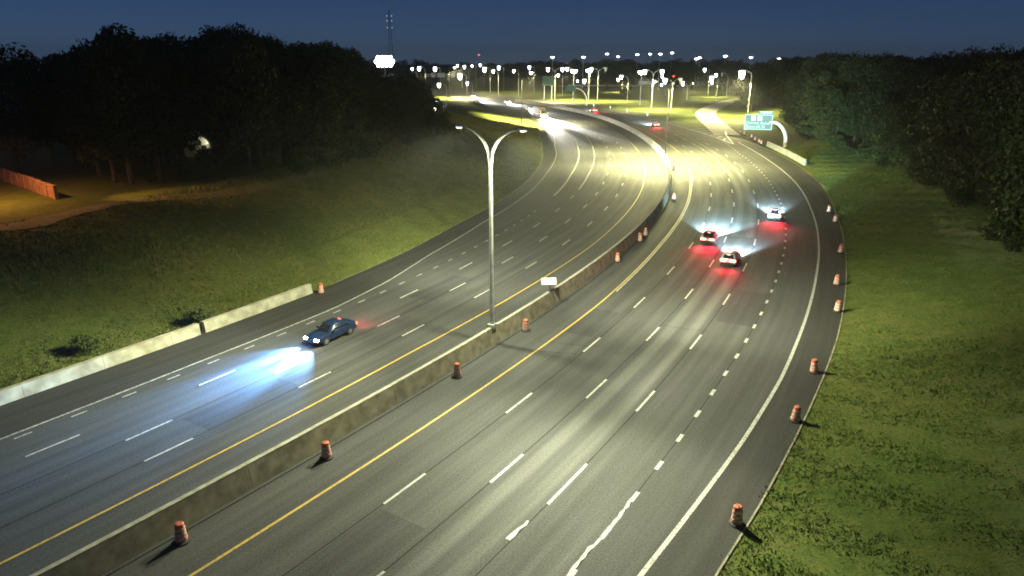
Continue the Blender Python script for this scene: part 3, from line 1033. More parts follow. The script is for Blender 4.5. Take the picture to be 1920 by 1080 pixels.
def lorry(s, off, label):
    t = thing('articulated_lorry', label, 'lorry', at(s, off, 0.02), heading(s) + math.pi)
    # tractor: cab faces +x
    MB().rings([[(x, -w, z0), (x, w, z0), (x, w, z1), (x, w * 0.92, z2), (x, -w * 0.92, z2), (x, -w, z1)] for x, w, z0, z1, z2 in
                ((1.6, 1.2, 0.7, 3.4, 3.75), (3.3, 1.22, 0.6, 2.6, 3.1), (3.6, 1.2, 0.55, 1.75, 1.95), (5.0, 1.05, 0.5, 1.55, 1.7), (5.35, 0.95, 0.55, 1.35, 1.5))]).build('cab', 'trailer_white', t, smooth=30)
    m = MB(); m.quad((3.32, -1.05, 2.0), (3.32, 1.05, 2.0), (3.18, 1.0, 2.75), (3.18, -1.0, 2.75)); o = m.build('windscreen', 'car_glass', t); o.location = (0.3, 0, 0.02)
    MB().box((5.4, 0, 0.55), (0.2, 2.2, 0.35)).build('bumper', 'rim_grey', t)
    MB().box((5.37, 0, 1.05), (0.06, 1.1, 0.6)).build('grille', 'rim_grey', t)
    for sd in (-1, 1):
        MB().box((5.3, sd * 0.95, 0.95), (0.2, 0.4, 0.25)).build('headlight', 'headlight_white', t)
        MB().box((3.0, sd * 1.45, 2.2), (0.15, 0.25, 0.7)).build('mirror', 'car_trim', t)
        p = Vector((5.5, sd * 0.95, 0.95))
        spot(t, p, p + Vector((10, sd * 0.6 + 0.3, -2.9)), 1800000, (1, 0.97, 0.82), 36, 0.85, 0.1, 'headlight_beam')
        tgt = (Matrix.Translation(at(s, off, 0.02)) @ Matrix.Rotation(heading(s) + math.pi, 4, 'Z')).inverted() @ at(268, -18.5 if sd > 0 else -25, -0.5)
        spot(t, p, tgt, 1900000, (1, 0.97, 0.8), 9, 0.9, 0.1, 'main_beam')
    for k in range(5):
        MB().box((1.75, -0.8 + 0.4 * k, 3.82), (0.1, 0.12, 0.08)).build('marker_light', 'marker_amber', t)
    MB().box((-5.4, 0, 2.55), (13.4, 2.5, 2.8)).build('trailer', 'trailer_white', t)
    MB().box((-4.5, 0, 1.0), (14.5, 0.9, 0.25)).build('chassis', 'dark_steel', t)
    for x in (4.3, 0.9, -0.4, -9.6, -10.9):
        for sd in (-1, 1):
            w = MB().tube([(0, -0.16, 0), (0, 0.16, 0)], 0.5, 16).build('wheel', 'rubber', t, smooth=40, loc=(x, sd * 1.05, 0.49))
            MB().tube([(0, sd * 0.15, 0), (0, sd * 0.175, 0)], 0.28, 12).build('rim', 'rim_grey', w)
    return t


lorry(307, -22.5, 'white articulated lorry with blazing headlights rounding the bend towards the camera')

# ------------------------------------------------------------------ white panels on the barrier
sW = 66.8
t = thing('panel_sign', 'pair of blank white panels on a bracket clamped to the median barrier', 'sign', at(sW, 0, 1.47))
pan_ang = math.atan2(-at(sW, 0).y, -at(sW, 0).x)       # faces back along the road
MB().tube([(0, 0, -0.02), (0, 0, 0.75)], 0.045, 8).build('post', 'dark_steel', t)
m = MB()
m.tube([(0.0, -0.05, -0.0), (0.3, -0.35, -0.05), (0.42, -0.5, -0.55)], 0.035, 6)
m.build('clamp', 'dark_steel', t)
MB().box((0, 0, 0.02), (0.4, 0.4, 0.06), heading(sW)).build('bracket', 'dark_steel', t)
pr = bpy.data.objects.new('panel_frame', MB().box((0.05, 0, 0), (0.05, 1.56, 0.82)).mesh('panel_frame', 'dark_steel'))
col.objects.link(pr); pr.parent = t
pr.location = (-0.12, 0.1, 0.95)
pr.rotation_euler = (0, math.radians(-38), pan_ang + 0.1)
for yy in (-0.375, 0.375):
    MB().box((0.09, yy, 0), (0.02, 0.67, 0.7)).build('panel', 'panel_white', pr)


# ------------------------------------------------------------------ green exit signs on curved posts
def text_mesh(name, body, size, matname, parent, loc, rot, align='CENTER'):
    cu = bpy.data.curves.new(name, 'FONT')
    cu.body = body
    cu.size = size
    cu.align_x = align
    cu.align_y = 'CENTER'
    cu.extrude = 0.004
    tmp = bpy.data.objects.new(name, cu)
    col.objects.link(tmp)
    dg = bpy.context.evaluated_depsgraph_get()
    me = bpy.data.meshes.new_from_object(tmp.evaluated_get(dg))
    bpy.data.objects.remove(tmp)
    me.materials.clear()
    me.materials.append(M[matname])
    o = link(name, me, parent)
    o.location = loc
    o.rotation_euler = rot
    return o


def exit_sign(base, face, label, arm, top, W, Hh, legend=True, r=0.32, steel='painted_steel', tabw=None):
    """post at base, arm reaching to local -x, panel faces local -y"""
    t = thing('exit_sign', label, 'road sign', base, face)
    pts = []
    for q in np.linspace(0, 1, 14):
        a = q * math.pi / 2
        pts.append((-arm * (1 - math.cos(a)), 0, -0.4 if q == 0 else (top + 0.4) * (0.25 + 0.75 * math.sin(a)) - 0.4))
    pts.append((-arm - W * 0.92, 0, top - 0.02))
    MB().tube(pts, [r] * 10 + [r * 0.9] * 4 + [r * 0.55], 12).build('post', steel, t, smooth=40)
    zc = top - 0.1
    xc = -arm - W / 2 + 0.3
    panel = MB().box((xc, -0.45, zc), (W, 0.08, Hh)).build('panel', 'sign_green' if legend else 'sign_green_dull', t)
    ex = Vector((xc, -0.5, zc))
    rot = (math.pi / 2, 0, 0)
    m = MB()
    for sx in (-1, 1):
        m.box((xc + sx * (W / 2 - 0.12), -0.495, zc), (0.14, 0.02, Hh - 0.1))
    for sz in (-1, 1):
        m.box((xc, -0.497, zc + sz * (Hh / 2 - 0.12)), (W - 0.38, 0.02, 0.14))
    m.build('border', 'sign_legend' if legend else 'sign_green', panel)
    for xx in (-0.32 * W, 0.3 * W):
        MB().box((xc + xx, -0.22, zc), (0.12, 0.36, Hh * 0.9)).build('bracket', 'galvanised', t)
    if tabw:
        tp = MB().box((xc + W / 2 - tabw / 2, -0.45, zc + Hh / 2 + 0.45), (tabw, 0.08, 0.9)).build('exit_tab', 'sign_green', t)
        m = MB()
        m.box((xc + W / 2 - tabw / 2, -0.495, zc + Hh / 2 + 0.8), (tabw - 0.1, 0.02, 0.12))
        m.box((xc + W / 2 - tabw / 2, -0.495, zc + Hh / 2 + 0.45), (tabw - 0.8, 0.02, 0.26))
        m.build('border', 'sign_legend', tp)
    if legend:
        for k, xx in enumerate((-0.19 * W, 0.04 * W)):
            sh = MB().box((xc + xx, -0.5, zc + Hh * 0.25), (W * 0.145, 0.03, Hh * 0.29)).build('route_shield', 'sign_white', panel)
            text_mesh('route_number', ('24', '25')[k], Hh * 0.2, 'car_trim', sh, (xc + xx, -0.522, zc + Hh * 0.25), rot)
        text_mesh('legend', 'Detroit Ave', Hh * 0.27, 'sign_legend', panel, (xc - 0.07 * W, -0.5, zc - Hh * 0.06), rot)
        text_mesh('legend', 'Bancroft St', Hh * 0.27, 'sign_legend', panel, (xc - 0.1 * W, -0.5, zc - Hh * 0.3), rot)
        m = MB()
        a = Vector((xc + W * 0.36, -0.5, zc - Hh * 0.08)); d = Vector((0.6, 0, 0.45)).normalized(); n = Vector((-d.z, 0, d.x))
        m.quad(a - n * .15 - d * .3, a - n * .15 + d * .5, a + n * .15 + d * .5, a + n * .15 - d * .3)
        m.quad(a + d * .5 - n * .4, a + d * 1.05, a + d * .5 + n * .4)
        m.build('arrow', 'sign_legend', panel)
    return t


sb = P(1473, 264, 1.7)
exit_sign((sb.x, sb.y, hz(sb.x, sb.y)), math.radians(-20), 'green exit sign with two route shields on a thick curved post', 4.2, 6.6, 7.3, 4.1, True, 0.5, tabw=3.8)
fb = P(1100, 198, 0)
exit_sign((fb.x, fb.y, hz(fb.x, fb.y)), math.radians(-8), 'distant dark green sign on a slim curved post in the far infield', 6.0, 8.6, 5.2, 2.9, False, 0.3)
fb = PZ(1040, 188, 425)
t = thing('road_sign', 'distant dark green sign on two straight posts near the lorry', 'road sign', (fb.x - 4, fb.y, hz(fb.x - 4, fb.y)))
for xx in (-2.2, 2.2):
    MB().box((xx, 0, 4.2), (0.3, 0.25, 9.4)).build('post', 'galvanised', t)
MB().box((0, -0.2, 10.6), (6.6, 0.1, 5.0)).build('panel', 'sign_green_dull', t)
MB().box((0, -0.26, 10.6), (6.2, 0.02, 4.6)).build('panel_face', 'sign_green_dull', t)
# overhead truss far left
a, b = PZ(797, 140, 600), PZ(863, 140, 600)
t = thing('sign_truss', 'pale overhead sign truss with curved legs far beyond the dark trees', 'sign truss', (a.x, a.y, hz(a.x, a.y)))
zb = a.z
Lx = b.x - a.x
for z_, r_ in ((0, .3), (1.3, .3)):
    MB().tube([(0.8, 0, zb - 1 + z_), (Lx - 0.8, 0, zb - 1 + z_)], r_, 8).build('beam', 'painted_steel', t)
for x0, sgn in ((0, 1), (Lx, -1)):
    MB().tube([(x0 - sgn * 1.5, 0, -0.6), (x0 - sgn * 1.4, 0, zb - 4), (x0 - sgn * 0.6, 0, zb - 1.6), (x0 + sgn * 0.9, 0, zb - 0.6)], 0.35, 8).build('leg', 'painted_steel', t, smooth=40)
for xx, ww in ((6.5, 3), (13, 6), (22.5, 3)):
    MB().box((xx, 0.5, zb - 0.4), (ww, 0.15, 3.4)).build('panel', 'sign_white', t)


# ------------------------------------------------------------------ distant lamps, many lenses enlarged to stand in for bloom
FARL = (1.0, 0.9, 0.42)
G_IN = 'lamp posts in the grass infield beyond the bend'
infield = [  # base px, which arms (angle), lit, power
    ((1040, 190), math.pi, (1, -1), (1, 1), 'twin-arm lamp post beside the distant green two-post sign'),
    ((1075, 187), math.pi, (1,), (1,), 'single-arm lamp post with a big glare beside the slim curved sign post'),
    ((1120, 190), math.pi, (1, -1), (1, 0), 'twin-arm lamp post with one unlit arm in the far infield'),
    ((1176, 190), math.pi, (1,), (1,), 'short-reach lamp post in the middle of the far infield'),
    ((1221, 206), math.pi, (1, -1), (1, 1), 'lamp post of the infield pair nearest the exit ramp, with long pole'),
    ((1258, 206), 0.3, (1, -1), (0, 1), 'pale Y-shaped lamp post of the infield pair nearest the exit ramp'),
    ((1327, 182), math.pi, (-1,), (1,), 'lamp post at the far side of the exit ramp crossing'),
    ((1362, 180), math.pi, (1,), (0,), 'unlit bent lamp post beside the far exit ramp')]
for (px, py), an, arms, lit, lab in infield:
    p = P(px, py, 0)
    lamp_post((p.x, p.y, hz(p.x, p.y)), an, lab, G_IN, 18.0 if px not in (1258, 1176, 1327, 1362) else 14.0, 3.4, arms, lit, 'lamp_lens_far', 2.8, 0.17,
              42000, FARL, 140, 2.6, 'painted_steel', drop=0.75)  # oversized heads and deep lenses shaped to imitate bloom
# left edge lamp posts
for (px, py), lab, stl in (((978, 232), 'dark lamp post at the road edge beside the headlight glare', 'dark_steel'), ((843, 184), 'dark lamp post on the road edge at the end of the trees', 'dark_steel')):
    p = P(px, py, 0)
    lamp_post((p.x, p.y, hz(p.x, p.y)), 0.2, lab, 'road edge lamp posts beyond the trees', 18, 3.2, (1,), (1,), 'lamp_lens_far', 2.0, 0.16, 260000 if px > 900 else 300000, FARL, 125, 2.6, stl, drop=0.4, throw=0 if px > 900 else 160000)  # head and lens enlarged to imitate bloom

G_FAR = 'distant street lamps across the town'
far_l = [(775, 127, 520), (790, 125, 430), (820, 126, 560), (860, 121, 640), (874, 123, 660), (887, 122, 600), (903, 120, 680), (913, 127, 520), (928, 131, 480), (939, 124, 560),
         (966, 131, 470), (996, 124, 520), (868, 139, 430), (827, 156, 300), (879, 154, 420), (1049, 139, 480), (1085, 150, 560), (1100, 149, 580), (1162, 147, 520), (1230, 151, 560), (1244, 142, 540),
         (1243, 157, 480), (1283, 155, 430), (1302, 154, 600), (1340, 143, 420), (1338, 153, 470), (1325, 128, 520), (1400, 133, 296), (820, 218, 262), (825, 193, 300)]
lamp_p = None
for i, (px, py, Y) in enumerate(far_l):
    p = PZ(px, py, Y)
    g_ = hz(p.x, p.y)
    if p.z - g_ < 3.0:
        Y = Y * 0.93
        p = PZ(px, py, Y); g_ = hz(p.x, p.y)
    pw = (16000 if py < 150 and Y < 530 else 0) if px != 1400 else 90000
    lamp_post((p.x + 2.2, p.y, g_), math.pi, 'bright street lamp with a bloom-sized lens on a thin pole in the lit distance', G_FAR, max(2.5, p.z - g_), 2.6, (1,), (1,), ('lamp_lens_far', 'lamp_lens_blue', 'lamp_lens_far', 'lamp_lens_warm', 'lamp_lens_blue')[i % 5], (2.3 + 1.9 * ((i * 7) % 5) / 4) if py < 150 else 2.3, 0.14,
              pw, FARL, 160, min(2.0, 0.4 * (p.z - g_)), 'painted_steel', name='street_lamp', drop=0.8, throw=160000 if px == 1400 else 0)  # head scale and lens depth enlarged so the shape carries the bloom

G_MAST = 'high lamp masts on the skyline'
for px, py, Y in ((1036, 107, 640), (1094, 107, 600), (1138, 101, 700), (1159, 106, 820), (1195, 102, 680), (1219, 101, 720), (1238, 101, 640), (1260, 99, 660), (1306, 110, 600), (1312, 108, 640), (1360, 105, 560),
                  (1408, 108, 620), (1460, 110, 520), (1076, 132, 400), (1105, 131, 410), (1203, 134, 380)):
    p = PZ(px, py, Y)
    g_ = hz(p.x, p.y)
    low_ = py > 125
    t = thing('high_mast_lamp', 'lamp mast with a bright ring of lights in the infield' if low_ else 'tall lamp mast with a bright ring of lights on the skyline', 'lamp mast', (p.x, p.y, g_), 0,
              'bright ring lamps in the infield' if low_ else G_MAST)
    h = p.z - g_
    MB().tube([(0, 0, -0.5), (0, 0, h)], [0.32, 0.14], 8).build('mast', 'galvanised', t)
    R = 1.05 if low_ else 0.9
    MB().lathe([(R * 0.95, h + 0.2), (R * 1.1, h + 0.3), (R * 0.95, h + 0.4), (R * 0.8, h + 0.3), (R * 0.95, h + 0.2)], 10).build('ring', 'galvanised', t)
    for k in range(6):
        a_ = k * math.pi / 3
        m = MB(); m.lathe([(0.02, -0.62), (0.3, -0.45), (0.42, -0.1), (0.42, 0.15), (0.2, 0.2)], 8, (R * math.cos(a_), R * math.sin(a_), h)) if not low_ else m.lathe([(0.02, -1.3), (0.45, -0.9), (0.7, -0.2), (0.7, 0.15), (0.3, 0.2)], 8, (R * math.cos(a_), R * math.sin(a_), h))
        m.build('lamp', 'lamp_lens_cool', t)
    if Y < 500:
        spot(t, (0, 0, h - 0.8), (0, 0, 0), 30000, FARL, 140, 0.5, 0.5)

# stadium floodlights behind the left trees
p = PZ(721, 115, 232)
g_ = hz(p.x, p.y)
t = thing('floodlight_mast', 'big blue-white floodlight bank rising behind the dark left trees', 'floodlight', (p.x, p.y, g_))
h = p.z - g_
MB().tube([(0, 0, -0.5), (0, 0, h + 0.5)], [0.35, 0.22], 10).build('mast', 'galvanised', t)
MB().box((0, 0.25, h), (5.2, 0.2, 0.15)).build('crossbar', 'galvanised', t)
for j in range(3):
    for k in range(5):
        if (j != 1) and k == 4: continue
        c = (-2.5 + 1.25 * k + (0.62 if j != 1 else 0), -0.15, h - 1.05 + 1.05 * j)
        lm = MB().lathe([(0.3, 0.3), (0.62, 0.0), (0.64, -0.04)], 12).build('lamp', 'head_grey', t)
        lm.location = c; lm.rotation_euler = (math.radians(-88), 0, 0)
        MB().lathe([(0.0, -0.06), (0.63, -0.05)], 12).build('lens', 'flood_lens', lm)

# lattice radio tower with faint lights
p = PZ(731, 52, 420); ptop = PZ(731, 26, 420)
g_ = hz(p.x, p.y)
t = thing('radio_tower', 'faint slender lattice tower carrying three pairs of lights', 'tower', (p.x, p.y, g_))
ht = ptop.z - g_ + 2
m = MB()
for sx in (-1, 1):
    for sy in (-1, 1):
        m.tube([(sx * 1.5, sy * 1.5, -0.5), (sx * 0.45, sy * 0.45, ht)], 0.06, 5)
m.build('legs_frame', 'dark_steel', t)
nlev = 14
for k in range(nlev):
    z0, z1 = ht * k / nlev, ht * (k + 1) / nlev
    w0, w1 = 1.5 - 1.05 * k / nlev, 1.5 - 1.05 * (k + 1) / nlev
    m = MB()
    for (ax, ay), (bx_, by_) in (((-1, -1), (1, -1)), ((1, -1), (1, 1)), ((1, 1), (-1, 1)), ((-1, 1), (-1, -1))):
        m.tube([(ax * w0, ay * w0, z0), (bx_ * w1, by_ * w1, z1)], 0.035, 4)
        m.tube([(ax * w1, ay * w1, z1), (bx_ * w1, by_ * w1, z1)], 0.035, 4)
    m.build('bracing', 'dark_steel', t)
for py in (30, 39, 52):
    zz = PZ(731, py, 420).z - g_
    for dx in (-1.3, 1.3):
        MB().lathe([(0.0, -0.4), (0.3, -0.2), (0.3, 0.2), (0, 0.4)], 8, (dx, -0.6, zz)).build('light', 'tower_light', t)
    MB().box((0, -0.6, zz), (2.6, 0.1, 0.1)).build('crossarm', 'dark_steel', t)

for px, py, Y in ((898, 104, 620), (1263, 144, 520), (731, 27, 419)):
    if px == 731: continue
    p = PZ(px, py, Y); g_ = hz(p.x, p.y)
    t = thing('beacon_mast', 'red light on a thin mast against the far trees' if py > 120 else 'faint red light on a mast at the skyline', 'beacon', (p.x, p.y, g_))
    MB().tube([(0, 0, -0.4), (0, 0, p.z - g_)], 0.12, 6).build('mast', 'dark_steel', t)
    MB().lathe([(0, 0), (0.5, 0.1), (0.5, 0.7), (0, 0.9)], 8, (0, 0, p.z - g_)).build('lamp', 'red_beacon', t)

# pale parapet along the cross street and white trailers parked on it
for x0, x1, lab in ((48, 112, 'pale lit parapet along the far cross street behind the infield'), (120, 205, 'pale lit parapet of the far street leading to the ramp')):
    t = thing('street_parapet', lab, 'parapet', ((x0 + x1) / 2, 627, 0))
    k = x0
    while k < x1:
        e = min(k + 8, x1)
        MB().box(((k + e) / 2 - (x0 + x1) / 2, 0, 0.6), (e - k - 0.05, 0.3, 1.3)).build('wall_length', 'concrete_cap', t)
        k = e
for px, wid, lab in ((1212, 14, 'white box trailer parked on the lit far street'), (1308, 12, 'second white box trailer, parked nearer the far exit ramp')):
    p = PZ(px, 163, 634)
    t = thing('box_trailer', lab, 'trailer', (p.x, 634, 0.02))
    MB().box((0, 0, 2.7), (wid, 2.5, 2.9)).build('box', 'trailer_white', t)
    MB().box((0, 0, 1.1), (wid * 0.95, 0.8, 0.25)).build('chassis', 'dark_steel', t)
    for xx in (-wid * 0.4, -wid * 0.3, wid * 0.36):
        for sd in (-1, 1):
            MB().tube([(xx, sd * 1.0 - 0.15, 0.5), (xx, sd * 1.0 + 0.15, 0.5)], 0.5, 12).build('wheel', 'rubber', t)

# roadside reflector posts
for px, py in ((1113, 201), (1144, 205), (1176, 211), (1213, 217)):
    p = P(px, py)
    t = thing('marker_post', 'short reflector post on the far verge', 'marker post', (p.x, p.y, hz(p.x, p.y)), 0, 'reflector posts along the far verge')
    MB().box((0, 0, 0.45), (0.14, 0.14, 1.3)).build('post', 'sign_white', t)
    MB().box((0, -0.09, 1.2), (0.5, 0.05, 0.7)).build('reflector', 'panel_white', t)


# ------------------------------------------------------------------ left hillside: parapet, path, house, sodium lamp
path_pts = catmull([(-80, 66), (-57, 76), (-54, 82), (-50, 91), (-40, 101), (-33, 121), (-36, 150)], 10)
tt = np.gradient(path_pts, axis=0); tt /= np.linalg.norm(tt, axis=1)[:, None]
pw_ = np.array([[-1.6, 0, 1.6]])
PX, PY = path_pts[:, :1] + tt[:, 1:] * pw_, path_pts[:, 1:] - tt[:, :1] * pw_
PZ_ = hz(PX.ravel(), PY.ravel()).reshape(PX.shape) + 0.08
mat('dirt_path', (0.1, 0.095, 0.035), (0.16, 0.14, 0.06), scale=1.0, rough=0.95)
tag(link('path', grid_mesh('path', PX, PY, PZ_, 'dirt_path')), 'worn dirt path along the top of the left bank', 'path', kind='structure')

pa, pb = P(-60, 318, 5.2), P(108, 377, 5.2)
ang = math.atan2(pb.y - pa.y, pb.x - pa.x)
Lp = (pb - pa).length
t = thing('parapet_wall', 'orange-lit concrete parapet with panels among the left trees', 'wall', (pa.x, pa.y, hz(pa.x, pa.y)), ang)
nP = max(4, int(Lp / 3))
for k in range(nP):
    a0, a1 = Lp * k / nP, Lp * (k + 1) / nP
    q = pa + (pb - pa) * ((k + 0.5) / nP)
    dz = hz(q.x, q.y) - hz(pa.x, pa.y)
    MB().box(((a0 + a1) / 2, 0, 0.8 + dz), (a1 - a0 - 0.35, 0.25, 1.7)).build('panel', 'concrete_parapet', t)
    MB().box((a1 - 0.1, 0, 0.9 + dz), (0.36, 0.45, 2.0)).build('pier', 'concrete_parapet', t)
    MB().box(((a0 + a1) / 2, 0, 1.75 + dz), (a1 - a0 + 0.04, 0.42, 0.18)).build('coping', 'concrete_parapet', t)

sl = PZ(-95, 205, 88)
lamp_post((sl.x, sl.y, hz(sl.x, sl.y)), 0.0, 'orange sodium street lamp beside the parapet on the left bank', None, 9.5, 2.4, (1,), (1,), 'lamp_lens_sodium', 1.0, 0.1, 8000, (1.0, 0.42, 0.12), 165, 1.4, 'dark_steel')

spot(None, (sl.x + 2, sl.y, hz(sl.x, sl.y) + 9.2), (-44, 98, 5.4), 30000, (1.0, 0.5, 0.12), 34, 0.9, 0.2, 'sodium_throw')

hp = P(372, 292, 5.5)
hx, hy = hp.x, hp.y
t = thing('small_house', 'pale gabled house end glimpsed through the left trees', 'house', (hx, hy, hz(hx, hy)), math.radians(20))
MB().rings([[(-2.6, y, -0.4), (2.6, y, -0.4), (2.6, y, 2.9), (0, y, 4.9), (-2.6, y, 2.9)] for y in (0, 8)]).build('wall', 'siding', t)
for sx in (-1, 1):
    m = MB()
    m.quad((sx * 3.0, -0.4, 2.62), (sx * 3.0, 8.4, 2.62), (0, 8.4, 4.98), (0, -0.4, 4.98))
    m.quad((sx * 3.0, -0.4, 2.72), (sx * 3.0, 8.4, 2.72), (0, 8.4, 5.08), (0, -0.4, 5.08))
    m.quad((sx * 3.0, -0.4, 2.62), (0, -0.4, 4.98), (0, -0.4, 5.08), (sx * 3.0, -0.4, 2.72))
    m.build('roof', 'roofing', t)
w = MB().box((-0.9, -0.03, 1.6), (1.0, 0.1, 1.3)).build('window', 'car_glass', t)
MB().box((-0.9, -0.06, 0.9), (1.2, 0.14, 0.1)).build('sill', 'siding', w)
MB().box((1.2, -0.03, 0.9), (0.9, 0.1, 2.1)).build('door', 'car_trim', t)
MB().box((1.9, -0.12, 2.3), (0.16, 0.2, 0.22)).build('porch_lamp', 'window_lit', t)
spot(t, (1.9, -0.9, 2.7), (0.2, 0.1, 1.8), 50, (1, 0.95, 0.7), 150, 0.6, 0.1, 'porch_light')


# ------------------------------------------------------------------ trees
def leaf_cloud(blobs, n, size, seed, squash=0.85):
    """numpy leaf quads spread over blob shells"""
    r = np.random.default_rng(seed)
    blobs = np.array(blobs)
    w = blobs[:, 3] ** 2
    idx = r.choice(len(blobs), n, p=w / w.sum())
    d = r.normal(size=(n, 3)); d /= np.linalg.norm(d, axis=1)[:, None]
    rad = blobs[idx, 3] * (0.45 + 0.62 * r.random(n) ** 0.6)
    c = blobs[idx, :3] + d * rad[:, None] * np.array([1, 1, squash])
    a = r.normal(size=(n, 3)); a /= np.linalg.norm(a, axis=1)[:, None]
    b = np.cross(a, r.normal(size=(n, 3))); b /= np.linalg.norm(b, axis=1)[:, None]
    sz = (size * (0.6 + 0.8 * r.random(n)))[:, None]
    v = np.stack([c - a * sz, c + b * sz * 0.45, c + a * sz, c - b * sz * 0.45], 1).reshape(-1, 3)
    return v


def quads_mesh(name, v, matname, k=4):
    n = len(v) // k
    me = bpy.data.meshes.new(name)
    me.vertices.add(n * k); me.vertices.foreach_set('co', v.astype(np.float32).ravel())
    me.loops.add(n * k); me.loops.foreach_set('vertex_index', np.arange(n * k))
    me.polygons.add(n); me.polygons.foreach_set('loop_start', np.arange(0, n * k, k))
    me.materials.append(M[matname])
    me.update(calc_edges=True)
    return me


def tree_proto(seed, h, r, leafmat, n=5200, leaf=0.36):
    q = random.Random(seed)
    t = thing('broadleaf_tree', 'x', 'tree')
    m = MB()
    m.tube([(0, 0, -0.6), (q.uniform(-.1, .1), q.uniform(-.1, .1), h * 0.25), (q.uniform(-.4, .4), q.uniform(-.4, .4), h * 0.5), (q.uniform(-.6, .6), q.uniform(-.6, .6), h * 0.78)],
           [h * 0.022, h * 0.017, h * 0.012, h * 0.004], 8)
    blobs = []
    nb = 22
    for k in range(nb):
        zz = h * (0.24 + 0.7 * (k + 0.5) / nb)
        prof = math.sin(math.pi * min(1, max(0.08, (zz / h - 0.14) / 0.9))) ** 0.7
        a = k * 2.4 + q.uniform(-.5, .5)
        rr = r * prof * q.uniform(0.35, 0.85)
        c = Vector((rr * math.cos(a), rr * math.sin(a), zz))
        blobs.append((c.x, c.y, c.z, r * q.uniform(0.24, 0.42)))
        if k % 2 == 0:
            z0 = zz * 0.72
            m.tube([(0, 0, z0), tuple((Vector((0, 0, z0)) + c) / 2 + Vector((0, 0, 0.3))), tuple(c)], [h * 0.008, h * 0.005, h * 0.002], 5)
    m.build('trunk', 'bark', t)
    link('crown', quads_mesh('crown', leaf_cloud(blobs, n, leaf, seed), leafmat), t)
    register(t)
    return t


def shrub_proto(seed, h, r, n=1300):
    q = random.Random(seed)
    t = thing('shrub', 'x', 'shrub')
    m = MB()
    blobs = []
    for k in range(8):
        a = k * 2.4
        c = (r * 0.6 * math.cos(a) * q.random(), r * 0.6 * math.sin(a) * q.random(), h * q.uniform(0.3, 0.75))
        blobs.append((*c, r * q.uniform(0.35, 0.55)))
        m.tube([(0, 0, -0.3), c], [0.05, 0.015], 5)
    m.build('stem', 'bark', t)
    link('foliage', quads_mesh('foliage', leaf_cloud(blobs, n, 0.2, seed, 0.9), 'leaves_shrub'), t)
    register(t)
    return t


protos = [tree_proto(1, 20, 6.5, 'leaves_oak'), tree_proto(2, 18, 7.2, 'leaves_maple'), tree_proto(3, 22, 6.0, 'leaves_oak'), tree_proto(4, 16, 6.0, 'leaves_maple'), tree_proto(5, 19, 7.6, 'leaves_oak')]
shrubs = [shrub_proto(21, 3.0, 2.2), shrub_proto(22, 2.2, 1.9), shrub_proto(23, 3.8, 2.4)]
used = set()


def plant(pr, x, y, height, base_h, label, cat, group, wide=1.0):
    o = pr if pr.name not in used else copy_tree(pr)
    used.add(pr.name)
    o.location = (x, y, hz(x, y) - 0.1)
    k = height / base_h
    o.scale = (k * wide, k * wide, k)
    o.rotation_euler = (0, 0, rng.uniform(0, 6.28))
    tag(o, label, cat, group)
    return o


BH = [20, 18, 22, 16, 19]
SH = [3.0, 2.2, 3.8]


def top_height(x, y, py):
    """height over ground of a thing at x, y whose top shows at row py"""
    d = None
    vv = (py - 540) / F
    return CAM_H - y * (math.sin(TH) + vv * math.cos(TH)) / (math.cos(TH) - vv * math.sin(TH)) - hz(x, y)


# skyline rows of the left belt, by pixel column
SKY_L = tab((-200, 60), (0, 78), (60, 88), (130, 98), (200, 92), (230, 60), (280, 56), (330, 74), (400, 72), (440, 52), (500, 62), (540, 92), (600, 82), (660, 96), (680, 110), (700, 140), (745, 136), (780, 146), (810, 178), (840, 205))
LAB_L = 'leafy tree in the dark belt on top of the left bank'
GRP_L = 'trees of the dark belt on the left bank'
cnt = 0
for row in range(5):
    for s in np.arange(20, 300, 8.5):
        o_ = -64 - row * 9 - rng.uniform(-3, 3) - (6 if s < 70 else 0)
        if row == 0: o_ = -61 - rng.uniform(0, 4) - (10 if s < 90 else 0)
        q = at(s + rng.uniform(-3, 3), o_)
        d = q.y * math.cos(TH) + 15 * math.sin(TH)
        px = 960 + F * q.x / d
        if px < -140 or px > 812: continue
        if 350 < px < 392 and q.y < hy + 1.5 and q.y > 60: continue
        if px < 150 and q.y < 112: continue
        sky_row = float(SKY_L(px)) + rng.uniform(-4, 14) + (row == 0) * rng.uniform(10, 60)
        H_ = top_height(q.x, q.y, sky_row)
        H_ = min(max(H_, 7), 25)
        k = rng.randrange(5)
        plant(protos[k], q.x, q.y, H_, BH[k], LAB_L, 'tree', GRP_L, min(1.35, max(0.8, 17 / H_)))
        cnt += 1
# shrubs at the foot of the belt
for s in np.arange(25, 290, 4.2):
    q = at(s, -56.5 - rng.uniform(0, 5) - (10 if s < 95 else 0))
    d = q.y * math.cos(TH) + 17 * math.sin(TH)
    px = 960 + F * q.x / d
    if px < -120 or px > 835 or 352 < px < 388 or (px < 260 and q.y < 112): continue
    k = rng.randrange(3)
    plant(shrubs[k], q.x, q.y, rng.uniform(1.8, 4.5), SH[k], 'leafy shrub at the edge of the tree belt on the left bank', 'shrub', 'shrubs along the left tree belt', 1.2)

